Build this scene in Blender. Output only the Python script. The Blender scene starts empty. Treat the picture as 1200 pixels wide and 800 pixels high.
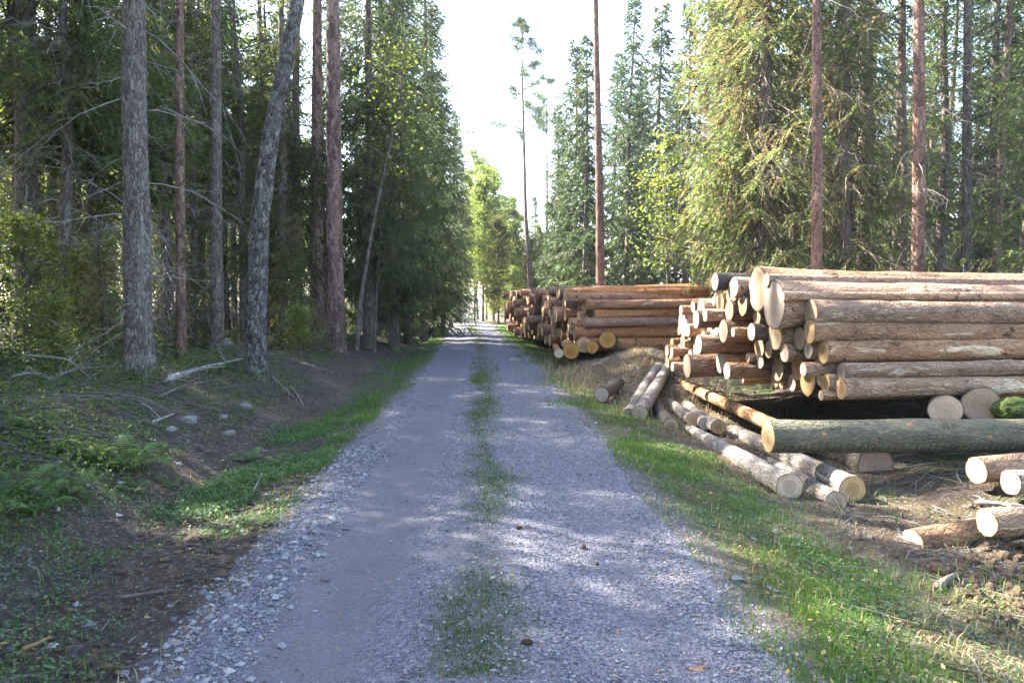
import bpy, math, random
import numpy as np
from mathutils import Vector, Matrix

random.seed(7)
RNG = np.random.default_rng(7)
scene = bpy.context.scene
COL = scene.collection
F = 924.0                       # focal length in photo pixels (1200 wide)
CAM_Z = 1.65
PITCH = math.atan(50 / F)

# ------------------------------------------------------------------ noise
def _hash(ix, iy, iz, seed):
    h = (ix.astype(np.int64) * 374761393 + iy.astype(np.int64) * 668265263 + iz.astype(np.int64) * 2147483647 + seed * 974711) & 0xffffffff
    h = ((h ^ (h >> 13)) * 1274126177) & 0xffffffff
    h = ((h ^ (h >> 15)) * 2246822519) & 0xffffffff
    return ((h ^ (h >> 16)) & 0xffff) / 65535.0

def vnoise(x, y, z=None, seed=0):
    x = np.asarray(x, float); y = np.asarray(y, float)
    z = np.zeros_like(x) if z is None else np.asarray(z, float)
    x, y, z = np.broadcast_arrays(x, y, z)
    ix, iy, iz = np.floor(x), np.floor(y), np.floor(z)
    fx, fy, fz = x - ix, y - iy, z - iz
    fx = fx * fx * (3 - 2 * fx); fy = fy * fy * (3 - 2 * fy); fz = fz * fz * (3 - 2 * fz)
    r = 0
    for dz in (0, 1):
        wz = fz if dz else 1 - fz
        for dy in (0, 1):
            wy = fy if dy else 1 - fy
            for dx in (0, 1):
                wx = fx if dx else 1 - fx
                r = r + wx * wy * wz * _hash(ix + dx, iy + dy, iz + dz, seed)
    return r * 2 - 1

def fbm(x, y, z=None, seed=0, octv=3):
    a, r, f = 1.0, 0, 1.0
    for o in range(octv):
        r = r + a * vnoise(np.asarray(x) * f, np.asarray(y) * f, None if z is None else np.asarray(z) * f, seed + o * 17)
        a *= .5; f *= 2.03
    return r / 1.75

def sstep(a, b, x):
    t = np.clip((np.asarray(x, float) - a) / (b - a), 0, 1)
    return t * t * (3 - 2 * t)

# ------------------------------------------------------------------ camera maths
def P(px, py, Y):
    """world point at depth Y seen at photo pixel px, py"""
    u, v = (px - 600) / F, (400 - py) / F
    d = np.array([u, math.cos(PITCH) + v * math.sin(PITCH), -math.sin(PITCH) + v * math.cos(PITCH)])
    k = Y / d[1]
    return np.array([d[0] * k, Y, CAM_Z + d[2] * k])

# ------------------------------------------------------------------ terrain
def xc(y):
    y = np.asarray(y, float)
    return -.0378 * y - .0007 * np.clip(y - 15, 0, 70) ** 2

S_PTS = [-300, -40, -14, -7, -4.4, -3.5, -2.75, -2.1, -1.45, 0, 1.45, 2.1, 2.9, 3.6, 4.4, 5.4, 8, 20, 60, 300]
Z_NEAR = [2.2, 1.4, .8, .55, .42, .14, -.2, -.15, -.03, .02, -.02, -.12, -.28, -.34, -.34, -.26, .0, .5, 1.0, 1.6]
Z_FAR = [2.2, 1.4, .8, .55, .42, .28, .05, -.08, -.02, .02, -.01, -.05, -.06, .03, .14, .22, .4, .7, 1.0, 1.6]

def H(x, y):
    x = np.asarray(x, float); y = np.asarray(y, float)
    s = x - xc(y)
    w = sstep(13, 22, y)
    z = np.interp(s, S_PTS, Z_NEAR) * (1 - w) + np.interp(s, S_PTS, Z_FAR) * w
    off = sstep(1.35, 2.2, np.abs(s))
    z = z - .022 * np.exp(-((np.abs(s) - .78) / .28) ** 2)
    z = z + .62 * np.exp(-((s - 3.5) / .95) ** 2 - ((y - 16.8) / 2.4) ** 2)
    z = z + off * (.07 * fbm(x * 1.3, y * 1.3, seed=3) + .03 * fbm(x * 5, y * 5, seed=9))
    z = z + (1 - off) * .012 * fbm(x * 2, y * 2, seed=5)
    z = z + sstep(3.6, 6, np.abs(s)) * .16 * fbm(x * .45, y * .45, seed=21)
    z = z + .07 * np.exp(-((s - 4.2) / 1.1) ** 2 - ((y - 5.6) / 1.2) ** 2) * fbm(x * 6, y * 6, seed=77, octv=4)
    d = np.clip(y - 50, 0, 45)
    return z - .0004 * d * d

def on_ground(px, py, dz=0.0):
    """ground point seen at photo pixel (march along the ray)"""
    u, v = (px - 600) / F, (400 - py) / F
    d = np.array([u, math.cos(PITCH) + v * math.sin(PITCH), -math.sin(PITCH) + v * math.cos(PITCH)])
    ks = np.linspace(2, 70, 6000)
    pts = np.array([0, 0, CAM_Z]) + ks[:, None] * d
    hit = np.nonzero(pts[:, 2] <= H(pts[:, 0], pts[:, 1]) + dz)[0]
    return pts[hit[0]] if len(hit) else pts[-1]

def hz(x, y):
    return float(H(x, y))

# ------------------------------------------------------------------ mesh helpers
def mesh_np(name, V, faces, mats=(), smooth=False, attrs=None, midx=None):
    """faces: list of int arrays (m,k)"""
    V = np.asarray(V, np.float32)
    me = bpy.data.meshes.new(name)
    me.vertices.add(len(V)); me.vertices.foreach_set('co', V.ravel())
    faces = [np.asarray(f, np.int32) for f in faces if len(f)]
    loops = np.concatenate([f.ravel() for f in faces])
    tot = np.concatenate([np.full(len(f), f.shape[1], np.int32) for f in faces])
    start = np.concatenate([[0], np.cumsum(tot)[:-1]]).astype(np.int32)
    me.loops.add(len(loops)); me.loops.foreach_set('vertex_index', loops)
    me.polygons.add(len(tot)); me.polygons.foreach_set('loop_start', start)
    try:
        me.polygons.foreach_set('loop_total', tot)
    except Exception:
        pass
    if midx is not None:
        me.polygons.foreach_set('material_index', np.asarray(midx, np.int32))
    me.polygons.foreach_set('use_smooth', np.full(len(tot), bool(smooth)))
    for k, a in (attrs or {}).items():
        a = np.asarray(a, np.float32)
        if a.ndim == 1:
            at = me.attributes.new(k, 'FLOAT', 'POINT'); at.data.foreach_set('value', a)
        else:
            at = me.attributes.new(k, 'FLOAT_COLOR', 'POINT')
            c = np.ones((len(a), 4), np.float32); c[:, :3] = a
            at.data.foreach_set('color', c.ravel())
    for m in mats:
        me.materials.append(m)
    me.update(calc_edges=True)
    me.validate()
    return me

def link(name, data, parent=None, label=None, category=None, group=None, kind=None, loc=None, rotz=0):
    o = bpy.data.objects.new(name, data)
    COL.objects.link(o)
    if parent is not None:
        o.parent = parent
    if loc is not None:
        o.location = [float(c) for c in loc]
    if rotz:
        o.rotation_euler = (0, 0, rotz)
    if label: o['label'] = label
    if category: o['category'] = category
    if group: o['group'] = group
    if kind: o['kind'] = kind
    return o

def tubes(PL, R, n=3, closed_tip=True):
    """PL (N,K,3) polylines, R (N,K) radii -> verts, quads"""
    PL = np.asarray(PL, float); R = np.asarray(R, float)
    N, K, _ = PL.shape
    D = PL[:, -1] - PL[:, 0]
    D /= np.linalg.norm(D, axis=1, keepdims=True) + 1e-9
    up = np.where(np.abs(D[:, 2:3]) < .9, [[0, 0, 1.0]], [[1.0, 0, 0]])
    A = np.cross(D, up); A /= np.linalg.norm(A, axis=1, keepdims=True) + 1e-9
    B = np.cross(D, A)
    th = np.arange(n) * 2 * math.pi / n
    ring = A[:, None, None, :] * np.cos(th)[None, None, :, None] + B[:, None, None, :] * np.sin(th)[None, None, :, None]
    V = PL[:, :, None, :] + ring * R[:, :, None, None]
    V = V.reshape(-1, 3)
    i = np.arange(N)[:, None, None] * K * n + np.arange(K - 1)[None, :, None] * n
    j = np.arange(n)[None, None, :]; j2 = (j + 1) % n
    Q = np.stack([i + j, i + j2, i + n + j2, i + n + j], -1).reshape(-1, 4)
    return V, Q

class Bag:
    """collects geometry for one mesh"""
    def __init__(s):
        s.V, s.T, s.Q, s.n, s.A = [], [], [], 0, []
        s.mt, s.mq = [], []
    def add(s, V, T=None, Q=None, a=None, m=0):
        V = np.asarray(V, float)
        if T is not None and len(T): s.T.append(np.asarray(T) + s.n); s.mt.append(np.full(len(T), m))
        if Q is not None and len(Q): s.Q.append(np.asarray(Q) + s.n); s.mq.append(np.full(len(Q), m))
        s.V.append(V); s.n += len(V)
        s.A.append(np.broadcast_to(np.asarray(.5 if a is None else a, float), (len(V),)))
    def mesh(s, name, mats, smooth=False):
        fs, mi = [], []
        av = np.concatenate(s.A)
        if s.T: fs.append(np.concatenate(s.T)); mi.append(np.concatenate(s.mt))
        if s.Q: fs.append(np.concatenate(s.Q)); mi.append(np.concatenate(s.mq))
        return mesh_np(name, np.concatenate(s.V), fs, mats, smooth, {'tint': av, 'rn': av}, np.concatenate(mi))

# ------------------------------------------------------------------ materials
class NT:
    def __init__(s, name):
        s.m = bpy.data.materials.new(name); s.m.use_nodes = True
        s.t = s.m.node_tree; s.t.nodes.clear()
        s.out = s.t.nodes.new('ShaderNodeOutputMaterial')
    def n(s, typ, ins=None, **kw):
        nd = s.t.nodes.new('ShaderNode' + typ)
        for k, v in kw.items(): setattr(nd, k, v)
        for k, v in (ins or {}).items():
            sock = nd.inputs[k]
            if isinstance(v, bpy.types.NodeSocket): s.t.links.new(v, sock)
            else:
                if hasattr(sock.default_value, '__len__') and not hasattr(v, '__len__'): v = (v,) * len(sock.default_value)
                if hasattr(v, '__len__') and len(v) == 3 and len(sock.default_value) == 4: v = (*v, 1)
                sock.default_value = v
        return nd
    def noise(s, vec, scale, detail=4, rough=.6, dist=0):
        return s.n('TexNoise', {'Vector': vec, 'Scale': scale, 'Detail': detail, 'Roughness': rough, 'Distortion': dist}).outputs['Fac']
    def ramp(s, fac, stops, interp='LINEAR'):
        nd = s.n('ValToRGB', {'Fac': fac}); cr = nd.color_ramp; cr.interpolation = interp
        while len(cr.elements) < len(stops): cr.elements.new(.5)
        for e, (p, c) in zip(cr.elements, stops):
            e.position = p; e.color = (*c, 1) if hasattr(c, '__len__') else (c, c, c, 1)
        return nd.outputs['Color']
    def mix(s, fac, a, b, mode='MIX'):
        nd = s.t.nodes.new('ShaderNodeMix'); nd.data_type = 'RGBA'; nd.blend_type = mode
        for k, v in ((0, fac), (6, a), (7, b)):
            if isinstance(v, bpy.types.NodeSocket): s.t.links.new(v, nd.inputs[k])
            else: nd.inputs[k].default_value = v if k == 0 else ((*v, 1) if len(v) == 3 else v)
        return nd.outputs[2]
    def math(s, op, a, b=0.0):
        return s.n('Math', {0: a, 1: b}, operation=op).outputs[0]
    def obj(s):
        return s.n('TexCoord').outputs['Object']
    def mapped(s, vec, scale):
        return s.n('Mapping', {'Vector': vec, 'Scale': scale}).outputs[0]
    def attr(s, name, out='Fac'):
        return s.n('Attribute', attribute_name=name).outputs[out]
    def rand(s):
        return s.n('ObjectInfo').outputs['Random']
    def shift(s, vec, k=37.0):
        r = s.n('VectorMath', {0: vec, 1: s.n('CombineXYZ', {0: s.math('MULTIPLY', s.rand(), k), 1: s.math('MULTIPLY', s.rand(), k * 2.3), 2: s.math('MULTIPLY', s.rand(), k * .7)}).outputs[0]}, operation='ADD')
        return r.outputs[0]
    def finish(s, color, rough=.85, height=None, dist=.01, strength=1.0, spec=.3):
        b = s.n('BsdfPrincipled', {'Base Color': color, 'Roughness': rough, 'Specular IOR Level': spec})
        if height is not None:
            bn = s.n('Bump', {'Height': height, 'Distance': dist, 'Strength': strength})
            s.t.links.new(bn.outputs[0], b.inputs['Normal'])
        s.t.links.new(b.outputs[0], s.out.inputs['Surface'])
        return s.m

def leaf_mat(name, dark, light, trans=.35, brown=None, hue=.5, b0=.55):
    s = NT(name)
    t = s.attr('tint')
    c = s.mix(t, dark, light)
    if brown:
        c = s.mix(s.ramp(s.noise(s.shift(s.obj()), 1.1, 3), [(b0, 0), (b0 + .17, 1)]), c, brown)
    r = s.n('MapRange', {'Value': s.rand(), 'To Min': .75, 'To Max': 1.25}).outputs[0]
    c = s.n('HueSaturation', {'Color': c, 'Value': r, 'Hue': s.n('MapRange', {'Value': s.rand(), 'To Min': hue - .012, 'To Max': hue + .012}).outputs[0]}).outputs[0]
    d = s.n('BsdfPrincipled', {'Base Color': c, 'Roughness': .55, 'Specular IOR Level': .35})
    tr = s.n('BsdfTranslucent', {'Color': s.n('HueSaturation', {'Color': c, 'Value': 1.5, 'Saturation': 1.15}).outputs[0]})
    mx = s.n('MixShader', {0: trans, 1: d.outputs[0], 2: tr.outputs[0]})
    s.t.links.new(mx.outputs[0], s.out.inputs['Surface'])
    return s.m

def bark_mat(name, cols, sx=9, sz=2.2, lichen=None, moss=False, depth=.02, lich_at=.56):
    s = NT(name)
    v = s.shift(s.obj())
    vm = s.mapped(v, (sx, sx, sz))
    warp = s.n('VectorMath', {0: vm, 1: s.n('VectorMath', {0: s.n('TexNoise', {'Vector': v, 'Scale': 6.0, 'Detail': 3}).outputs['Color'], 1: (1.6, 1.6, 1.6)}, operation='MULTIPLY').outputs[0]}, operation='ADD').outputs[0]
    vo = s.n('TexVoronoi', {'Vector': warp, 'Scale': 1.6, 'Randomness': 1.0}, feature='DISTANCE_TO_EDGE').outputs['Distance']
    cells = s.n('TexVoronoi', {'Vector': warp, 'Scale': 1.6}).outputs['Color']
    nz = s.noise(v, 26, 5, .7)
    c = s.ramp(s.math('ADD', s.math('MULTIPLY', nz, .6), s.math('MULTIPLY', s.n('SeparateColor', {0: cells}).outputs[0], .4)), [(.25, cols[0]), (.5, cols[1]), (.75, cols[2])])
    c = s.mix(s.ramp(vo, [(.0, .55), (.12, 0)]), c, cols[0])
    if lichen:
        c = s.mix(s.ramp(s.noise(v, 3.2, 6, .7), [(lich_at, 0), (lich_at + .1, .8)]), c, lichen)
    if moss:
        z = s.n('SeparateXYZ', {0: s.obj()}).outputs[2]
        mk = s.math('SUBTRACT', s.ramp(s.math('ADD', s.math('MULTIPLY', z, -1.3), s.noise(v, 4, 4)), [(.1, 0), (.45, 1)]), 0.0)
        c = s.mix(mk, c, (.05, .075, .015))
    h = s.math('ADD', s.ramp(vo, [(0, 0), (.2, 1)]), s.math('MULTIPLY', nz, .6))
    return s.finish(c, .9, h, depth, .9, .15)

def log_bark(name, dark, mid, light, scrape, amount, sc=1.0):
    s = NT(name)
    v = s.shift(s.obj())
    big = s.noise(s.mapped(v, (2.6, 2.6, .9)), 1.6 * sc, 5, .65, .6)
    fine = s.noise(s.mapped(v, (1, 1, .35)), 30, 5, .75)
    c = s.ramp(s.math('ADD', s.math('MULTIPLY', big, .55), s.math('MULTIPLY', fine, .5)), [(.3, dark), (.5, mid), (.72, light)])
    c = s.mix(s.ramp(s.noise(s.mapped(v, (2.2, 2.2, .5)), 3.1, 6, .7, .9), [(amount, 0), (amount + .06, .9)]), c, scrape)
    c = s.mix(s.ramp(s.noise(s.mapped(v, (3, 3, 2.5)), 2.3 * sc, 5, .7), [(.58, 0), (.66, .85)]), c, dark)
    r = s.n('MapRange', {'Value': s.rand(), 'To Min': .7, 'To Max': 1.2}).outputs[0]
    c = s.n('HueSaturation', {'Color': c, 'Value': r, 'Saturation': s.n('MapRange', {'Value': s.math('FRACT', s.math('MULTIPLY', s.rand(), 7.3)), 'To Min': .7, 'To Max': 1.1}).outputs[0]}).outputs[0]
    fl = s.n('TexVoronoi', {'Vector': s.mapped(s.n('VectorMath', {0: v, 1: s.n('VectorMath', {0: s.n('TexNoise', {'Vector': v, 'Scale': 9.0, 'Detail': 3}).outputs['Color'], 1: (.12, .12, .2)}, operation='MULTIPLY').outputs[0]}, operation='ADD').outputs[0], (22, 22, 9)), 'Scale': 1.0}, feature='DISTANCE_TO_EDGE').outputs['Distance']
    c = s.mix(s.ramp(fl, [(0, .32), (.09, 0)]), c, dark)
    h = s.math('ADD', s.math('ADD', fine, s.math('MULTIPLY', big, 1.2)), s.ramp(fl, [(0, 0), (.2, .8)]))
    return s.finish(c, .85, h, .02, .85, .2)

def sawn_mat(name='sawn_wood', ca=(.46, .335, .21), cb=(.34, .23, .135), cc=(.28, .19, .115)):
    s = NT(name)
    v = s.obj()
    vs = s.shift(v)
    rn = s.attr('rn')
    wob = s.math('MULTIPLY', s.math('SUBTRACT', s.noise(vs, 6, 3), .5), .35)
    ring = s.n('TexWave', {'Vector': v, 'Scale': 7.5, 'Distortion': 1.0, 'Detail': 2.0, 'Detail Scale': 1.5}, wave_type='RINGS', rings_direction='Z').outputs['Fac']
    c = s.mix(s.math('MULTIPLY', ring, .5), ca, cb)
    heart = s.ramp(s.math('ADD', rn, wob), [(.42, 1), (.62, 0)])
    hk = s.math('MULTIPLY', heart, s.n('MapRange', {'Value': s.math('FRACT', s.math('MULTIPLY', s.rand(), 11.3)), 'To Min': .05, 'To Max': .75}).outputs[0])
    c = s.mix(hk, c, cc)
    c = s.mix(s.ramp(s.noise(vs, 9, 6, .75), [(.5, 0), (.72, .6)]), c, cc)
    d2 = s.n('VectorMath', {0: s.n('VectorMath', {0: v, 1: (1, 1, 0)}, operation='MULTIPLY').outputs[0]}, operation='NORMALIZE').outputs[0]
    crk = s.noise(s.n('VectorMath', {0: d2, 1: s.n('CombineXYZ', {0: s.math('MULTIPLY', s.rand(), 40.0), 1: 0, 2: 0}).outputs[0]}, operation='ADD').outputs[0], 5.5, 3, .6)
    crack = s.math('MULTIPLY', s.ramp(crk, [(.485, 0), (.5, 1), (.515, 0)]), s.ramp(rn, [(.1, .8), (.9, .15)]))
    c = s.mix(crack, c, (.09, .055, .03))
    c = s.mix(s.ramp(rn, [(.9, 0), (.985, .85)]), c, (.11, .07, .045))
    c = s.mix(s.ramp(s.math('ADD', rn, wob), [(.03, .5), (.1, 0)]), c, (.2, .1, .05))
    c = s.n('HueSaturation', {'Color': c, 'Value': s.n('MapRange', {'Value': s.rand(), 'To Min': .75, 'To Max': 1.2}).outputs[0], 'Saturation': s.n('MapRange', {'Value': s.math('FRACT', s.math('MULTIPLY', s.rand(), 5.7)), 'To Min': .6, 'To Max': 1.25}).outputs[0]}).outputs[0]
    h = s.noise(s.mapped(vs, (1, 9, 1)), 30, 3)
    return s.finish(c, .8, h, .004, .6, .2)

def plain_mat(name, a, b, scale=8, rough=.85, dist=.01, strength=.7):
    s = NT(name)
    v = s.shift(s.obj())
    nz = s.noise(v, scale, 6, .7)
    return s.finish(s.ramp(nz, [(.3, a), (.7, b)]), rough, s.noise(v, scale * 3, 5, .7), dist, strength, .2)

def ground_mat():
    s = NT('forest_floor')
    v = s.obj()
    col = s.attr('base', 'Color')
    a = s.noise(v, 7, 6, .75)
    b = s.noise(v, 38, 5, .75)
    vo = s.n('TexVoronoi', {'Vector': v, 'Scale': 46.0, 'Randomness': 1.0})
    cell = s.n('SeparateColor', {0: vo.outputs['Color']}).outputs[0]
    k = s.math('ADD', s.math('MULTIPLY', a, 1.3), s.math('MULTIPLY', b, 1.3))
    c = s.mix(1.0, col, s.ramp(s.math('SUBTRACT', k, .8), [(.0, .35), (.5, 1.0), (1, 1.9)]), 'MULTIPLY')
    # scattered dead leaves, chips and pebbles
    c = s.mix(s.ramp(cell, [(.88, 0), (.93, .75)], 'CONSTANT'), c, (.20, .15, .10))
    c = s.mix(s.ramp(cell, [(.0, .7), (.05, 0)], 'CONSTANT'), c, (.20, .20, .21))
    h = s.math('ADD', s.math('MULTIPLY', a, 1.0), s.math('ADD', s.math('MULTIPLY', b, .6), s.math('MULTIPLY', vo.outputs['Distance'], .5)))
    return s.finish(c, .95, h, .05, .9, .1)

def road_mat():
    s = NT('road_gravel')
    v = s.obj()
    loose = s.attr('loose')
    soil = s.attr('soil')
    v1 = s.n('TexVoronoi', {'Vector': v, 'Scale': 62.0})
    v2 = s.n('TexVoronoi', {'Vector': v, 'Scale': 150.0})
    c1 = s.n('SeparateColor', {0: v1.outputs['Color']}).outputs[0]
    c2 = s.n('SeparateColor', {0: v2.outputs['Color']}).outputs[1]
    stones = s.ramp(s.math('ADD', s.math('MULTIPLY', c1, .6), s.math('MULTIPLY', c2, .4)), [(.1, (.076, .076, .098)), (.45, (.155, .152, .184)), (.8, (.25, .242, .275)), (1, (.42, .40, .41))])
    fine = s.ramp(s.math('ADD', s.math('MULTIPLY', s.noise(v, 90, 5, .8), .6), s.math('MULTIPLY', s.noise(v, 3, 5, .6), .4)), [(.3, (.113, .107, .12)), (.7, (.222, .21, .228))])
    c = s.mix(s.ramp(s.math('ADD', loose, s.math('SUBTRACT', s.noise(v, 9, 5, .7), .5)), [(.3, .25), (.7, 1)]), fine, stones)
    dirt = s.ramp(s.noise(v, 30, 6, .8), [(.3, (.05, .042, .035)), (.7, (.15, .125, .095))])
    c = s.mix(s.ramp(s.math('ADD', soil, s.math('MULTIPLY', s.math('SUBTRACT', s.noise(v, 6, 6, .75), .5), 1.6)), [(.35, 0), (.75, .9)]), c, dirt)
    h = s.math('ADD', s.math('MULTIPLY', v1.outputs['Distance'], -1.1), s.math('ADD', s.math('MULTIPLY', v2.outputs['Distance'], -.5), s.math('MULTIPLY', s.noise(v, 25, 4), .5)))
    return s.finish(c, .88, h, .03, .8, .2)

M_NEEDLE = leaf_mat('spruce_needles', (.030, .052, .024), (.07, .10, .038), .35, (.09, .078, .04))
M_NEEDLE_MID = leaf_mat('grey_green_needles', (.045, .068, .032), (.11, .14, .055), .42, (.13, .11, .06))
M_NEEDLE_GLOW = leaf_mat('backlit_glow_needles', (.05, .075, .028), (.125, .155, .05), .55, (.13, .11, .06))  # needles lightened to glow yellow-green as if backlit
M_NEEDLE_SUN = leaf_mat('sunlit_spruce_needles', (.075, .105, .035), (.17, .205, .075), .45, (.19, .14, .075), b0=.46)  # spruce needles in a paler green to look sunlit
M_PINE_N = leaf_mat('pine_needles', (.04, .06, .028), (.085, .11, .05), .35)
M_LEAF = leaf_mat('broad_leaves', (.075, .11, .025), (.18, .205, .055), .5)
M_LEAF_Y = leaf_mat('yellowing_leaves', (.08, .115, .03), (.20, .20, .05), .45)
M_GRASS = leaf_mat('grass_blades', (.045, .09, .016), (.115, .19, .035), .3)
M_HERB = leaf_mat('herb_leaves', (.045, .085, .03), (.10, .16, .055), .3)
M_FERN = leaf_mat('fern_fronds', (.06, .12, .03), (.13, .22, .06), .4)
M_DRY = leaf_mat('dry_straw', (.20, .15, .075), (.42, .34, .19), .25)
M_MOSSLEAF = leaf_mat('undergrowth_leaves', (.035, .06, .016), (.11, .15, .03), .4)
M_SPRUCE_B = bark_mat('spruce_bark', ((.07, .055, .047), (.155, .125, .105), (.25, .21, .18)), 13, 4.5, (.20, .22, .18), False, .02)
M_SPRUCE_MOSS = bark_mat('mossy_spruce_bark', ((.085, .07, .06), (.17, .145, .125), (.27, .235, .21)), 15, 6, (.20, .23, .19), True, .025)
M_PINE_B = bark_mat('pine_bark', ((.06, .04, .035), (.20, .13, .11), (.31, .21, .18)), 8, 2.0, (.22, .2, .19), False, .02, .64)
M_RED_B = bark_mat('red_bark', ((.065, .038, .03), (.19, .115, .09), (.29, .18, .14)), 8, 2.4, (.26, .2, .17), False, .012, .66)
M_BIRCH_B = bark_mat('scaly_grey_bark', ((.04, .037, .033), (.13, .12, .11), (.25, .24, .22)), 11, 6.0, (.22, .235, .2), False, .03, .55)
M_TWIG = plain_mat('dead_twig_wood', (.07, .06, .052), (.20, .175, .155), 14)
M_SUNTWIG = plain_mat('sunlit_brown_twig', (.14, .10, .07), (.32, .25, .18), 12)  # dead-twig brown lightened to look sunlit
M_GREYTWIG = plain_mat('weathered_branch', (.13, .12, .11), (.36, .34, .31), 10)
M_BRANCH = plain_mat('branch_bark', (.06, .045, .035), (.13, .10, .08), 20)
M_LOG = log_bark('log_bark', (.05, .027, .016), (.30, .165, .085), (.48, .30, .165), (.64, .48, .31), .57)
M_LOG_FAR = log_bark('reddish_log_bark', (.06, .03, .018), (.36, .165, .08), (.54, .30, .155), (.64, .45, .27), .6)
M_LOG_PALE = log_bark('pale_log_bark', (.05, .042, .036), (.22, .185, .155), (.40, .35, .30), (.5, .44, .37), .6, 1.6)
M_LOG_GREEN = log_bark('greenish_log_bark', (.075, .065, .04), (.175, .16, .09), (.27, .245, .15), (.38, .32, .22), .6, 1.0)
def green_ticks():
    """row of dark feed-roller marks along the lower flank of the green log"""
    t = M_LOG_GREEN.node_tree; nt = NT.__new__(NT); nt.m = M_LOG_GREEN; nt.t = t
    b = [n for n in t.nodes if n.type == 'BSDF_PRINCIPLED'][0]
    old = b.inputs['Base Color'].links[0].from_socket
    v = nt.obj(); sep = nt.n('SeparateXYZ', {0: v}).outputs
    z = nt.math('ADD', sep[2], nt.math('MULTIPLY', nt.noise(v, 5, 2), .05))
    bars = nt.ramp(nt.math('FRACT', nt.math('MULTIPLY', z, 13.0)), [(0, 0), (.12, 1), (.22, 1), (.34, 0)])
    d = basis((P(1330, 508, 8.75) - P(900, 511, 8.35)).tolist()).inverted() @ Vector((0, -.80, -.6))
    flat = nt.n('VectorMath', {0: nt.n('VectorMath', {0: v, 1: (1, 1, 0)}, operation='MULTIPLY').outputs[0]}, operation='NORMALIZE').outputs[0]
    dot = nt.n('VectorMath', {0: flat, 1: (d.x, d.y, 0)}, operation='DOT_PRODUCT').outputs['Value']
    sect = nt.ramp(nt.math('ADD', dot, nt.math('MULTIPLY', nt.math('SUBTRACT', nt.noise(v, 9, 3), .5), .06)), [(.93, 0), (.955, 1)])
    k = nt.math('MULTIPLY', nt.math('MULTIPLY', bars, sect), .75)
    t.links.new(nt.mix(k, old, (.045, .04, .025)), b.inputs['Base Color'])
M_LOG_DARK = log_bark('dark_log_bark', (.04, .03, .024), (.10, .075, .055), (.17, .13, .10), (.28, .2, .14), .7)
M_SAWN = sawn_mat()
M_SAWN_Y = sawn_mat('yellowed_sawn_wood', (.46, .27, .11), (.34, .18, .07), (.25, .13, .05))
M_SAWN_R = sawn_mat('reddish_sawn_wood', (.36, .215, .13), (.27, .15, .09), (.2, .11, .065))
M_STONE = plain_mat('grey_stone', (.10, .098, .09), (.30, .285, .26), 6, .85, .02)
M_MOSSROCK = plain_mat('mossy_stone', (.03, .045, .012), (.09, .12, .03), 22, .95, .03, 1)
M_PEBBLE = None
M_CLOD = plain_mat('bare_soil', (.05, .035, .025), (.17, .12, .08), 12, .95, .03, 1)
M_CONE = plain_mat('cone_scales', (.05, .03, .02), (.16, .10, .06), 60, .8, .01, 1)
M_DEADLEAF = plain_mat('brown_leaf', (.22, .11, .05), (.40, .22, .10), 20)
M_GROUND = ground_mat()
M_ROAD = road_mat()

def pebble_mat():
    s = NT('loose_stone')
    t = s.attr('tint')
    c = s.ramp(t, [(0, (.09, .092, .102)), (.5, (.195, .196, .208)), (.85, (.32, .31, .32)), (.94, (.30, .22, .17)), (1, (.38, .37, .36))])
    c = s.mix(1.0, c, s.ramp(s.noise(s.obj(), 120, 3), [(.3, .7), (.7, 1.2)]), 'MULTIPLY')
    return s.finish(c, .85, None, spec=.2)
M_PEBBLE = pebble_mat()

# ------------------------------------------------------------------ ground sheet and road
def axis(dense0, dense1, step, lo, hi, grow=1.06):
    a = list(np.arange(dense0, dense1, step))
    s, v = step, dense1
    while v < hi: a.append(v); s *= grow; v += s
    a.append(hi)
    s, v, b = step, dense0 - step, []
    while v > lo: b.append(v); s *= grow; v -= s
    b.append(lo)
    return np.array(b[::-1] + a)

gx = axis(-6, 6, .05, -320, 320)
gy = axis(2.2, 11, .05, -60, 340, 1.02)
X, Y = np.meshgrid(gx, gy)
Z = H(X, Y)
S = X - xc(Y)
under_road = np.abs(S) < 1.2
Z = np.where(under_road, Z - .05, Z)
def mixc(c, m, k):
    return c * (1 - m[..., None]) + np.array(k) * m[..., None]
n1 = fbm(X * .7, Y * .7, seed=31); n2 = fbm(X * 2.2, Y * 2.2, seed=37); n3 = fbm(X * .25, Y * .25, seed=41)
base = np.zeros(X.shape + (3,)) + np.array((.085, .062, .045))
base = mixc(base, sstep(.0, .5, n1), (.15, .115, .085))
base = mixc(base, sstep(-.1, .3, n2 + .6 * n3) * sstep(3.0, 3.8, np.abs(S)) * (S < 0) + sstep(.05, .35, n2 + .6 * n3) * sstep(3.2, 4.2, np.abs(S)) * (S > 0), (.05, .075, .02))
base = mixc(base, sstep(-4.6, -3.4, S) * (S < 0) * sstep(.3, -.3, n2) * .9, (.07, .058, .052))
vr = sstep(1.3, 1.7, S) * sstep(3.1, 2.5, S)
base = mixc(base, vr * sstep(-.45, .15, n2), (.055, .08, .025))
vl = sstep(-1.3, -1.7, S) * sstep(-2.9, -2.2, S) * sstep(5.5, 8, Y)
base = mixc(base, vl * sstep(-.45, .15, n2), (.055, .08, .028))
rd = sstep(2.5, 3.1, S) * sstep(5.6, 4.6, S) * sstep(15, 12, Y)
base = mixc(base, rd * .8, (.085, .06, .042))  # wet brown ditch soil, also darkened to suggest shade on this bank
strip = np.exp(-((S - (2.75 + .1 * n2)) / .35) ** 2) * sstep(13, 9, Y)
base = mixc(base, strip * .3, (.24, .19, .10))
md = np.exp(-((S - 3.3) / 1.3) ** 2 - ((Y - 16.5) / 3.2) ** 2)
base = mixc(base, np.clip(md * 1.5, 0, 1), (.30, .24, .14))
sh = sstep(1.75, 1.4, np.abs(S))
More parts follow.
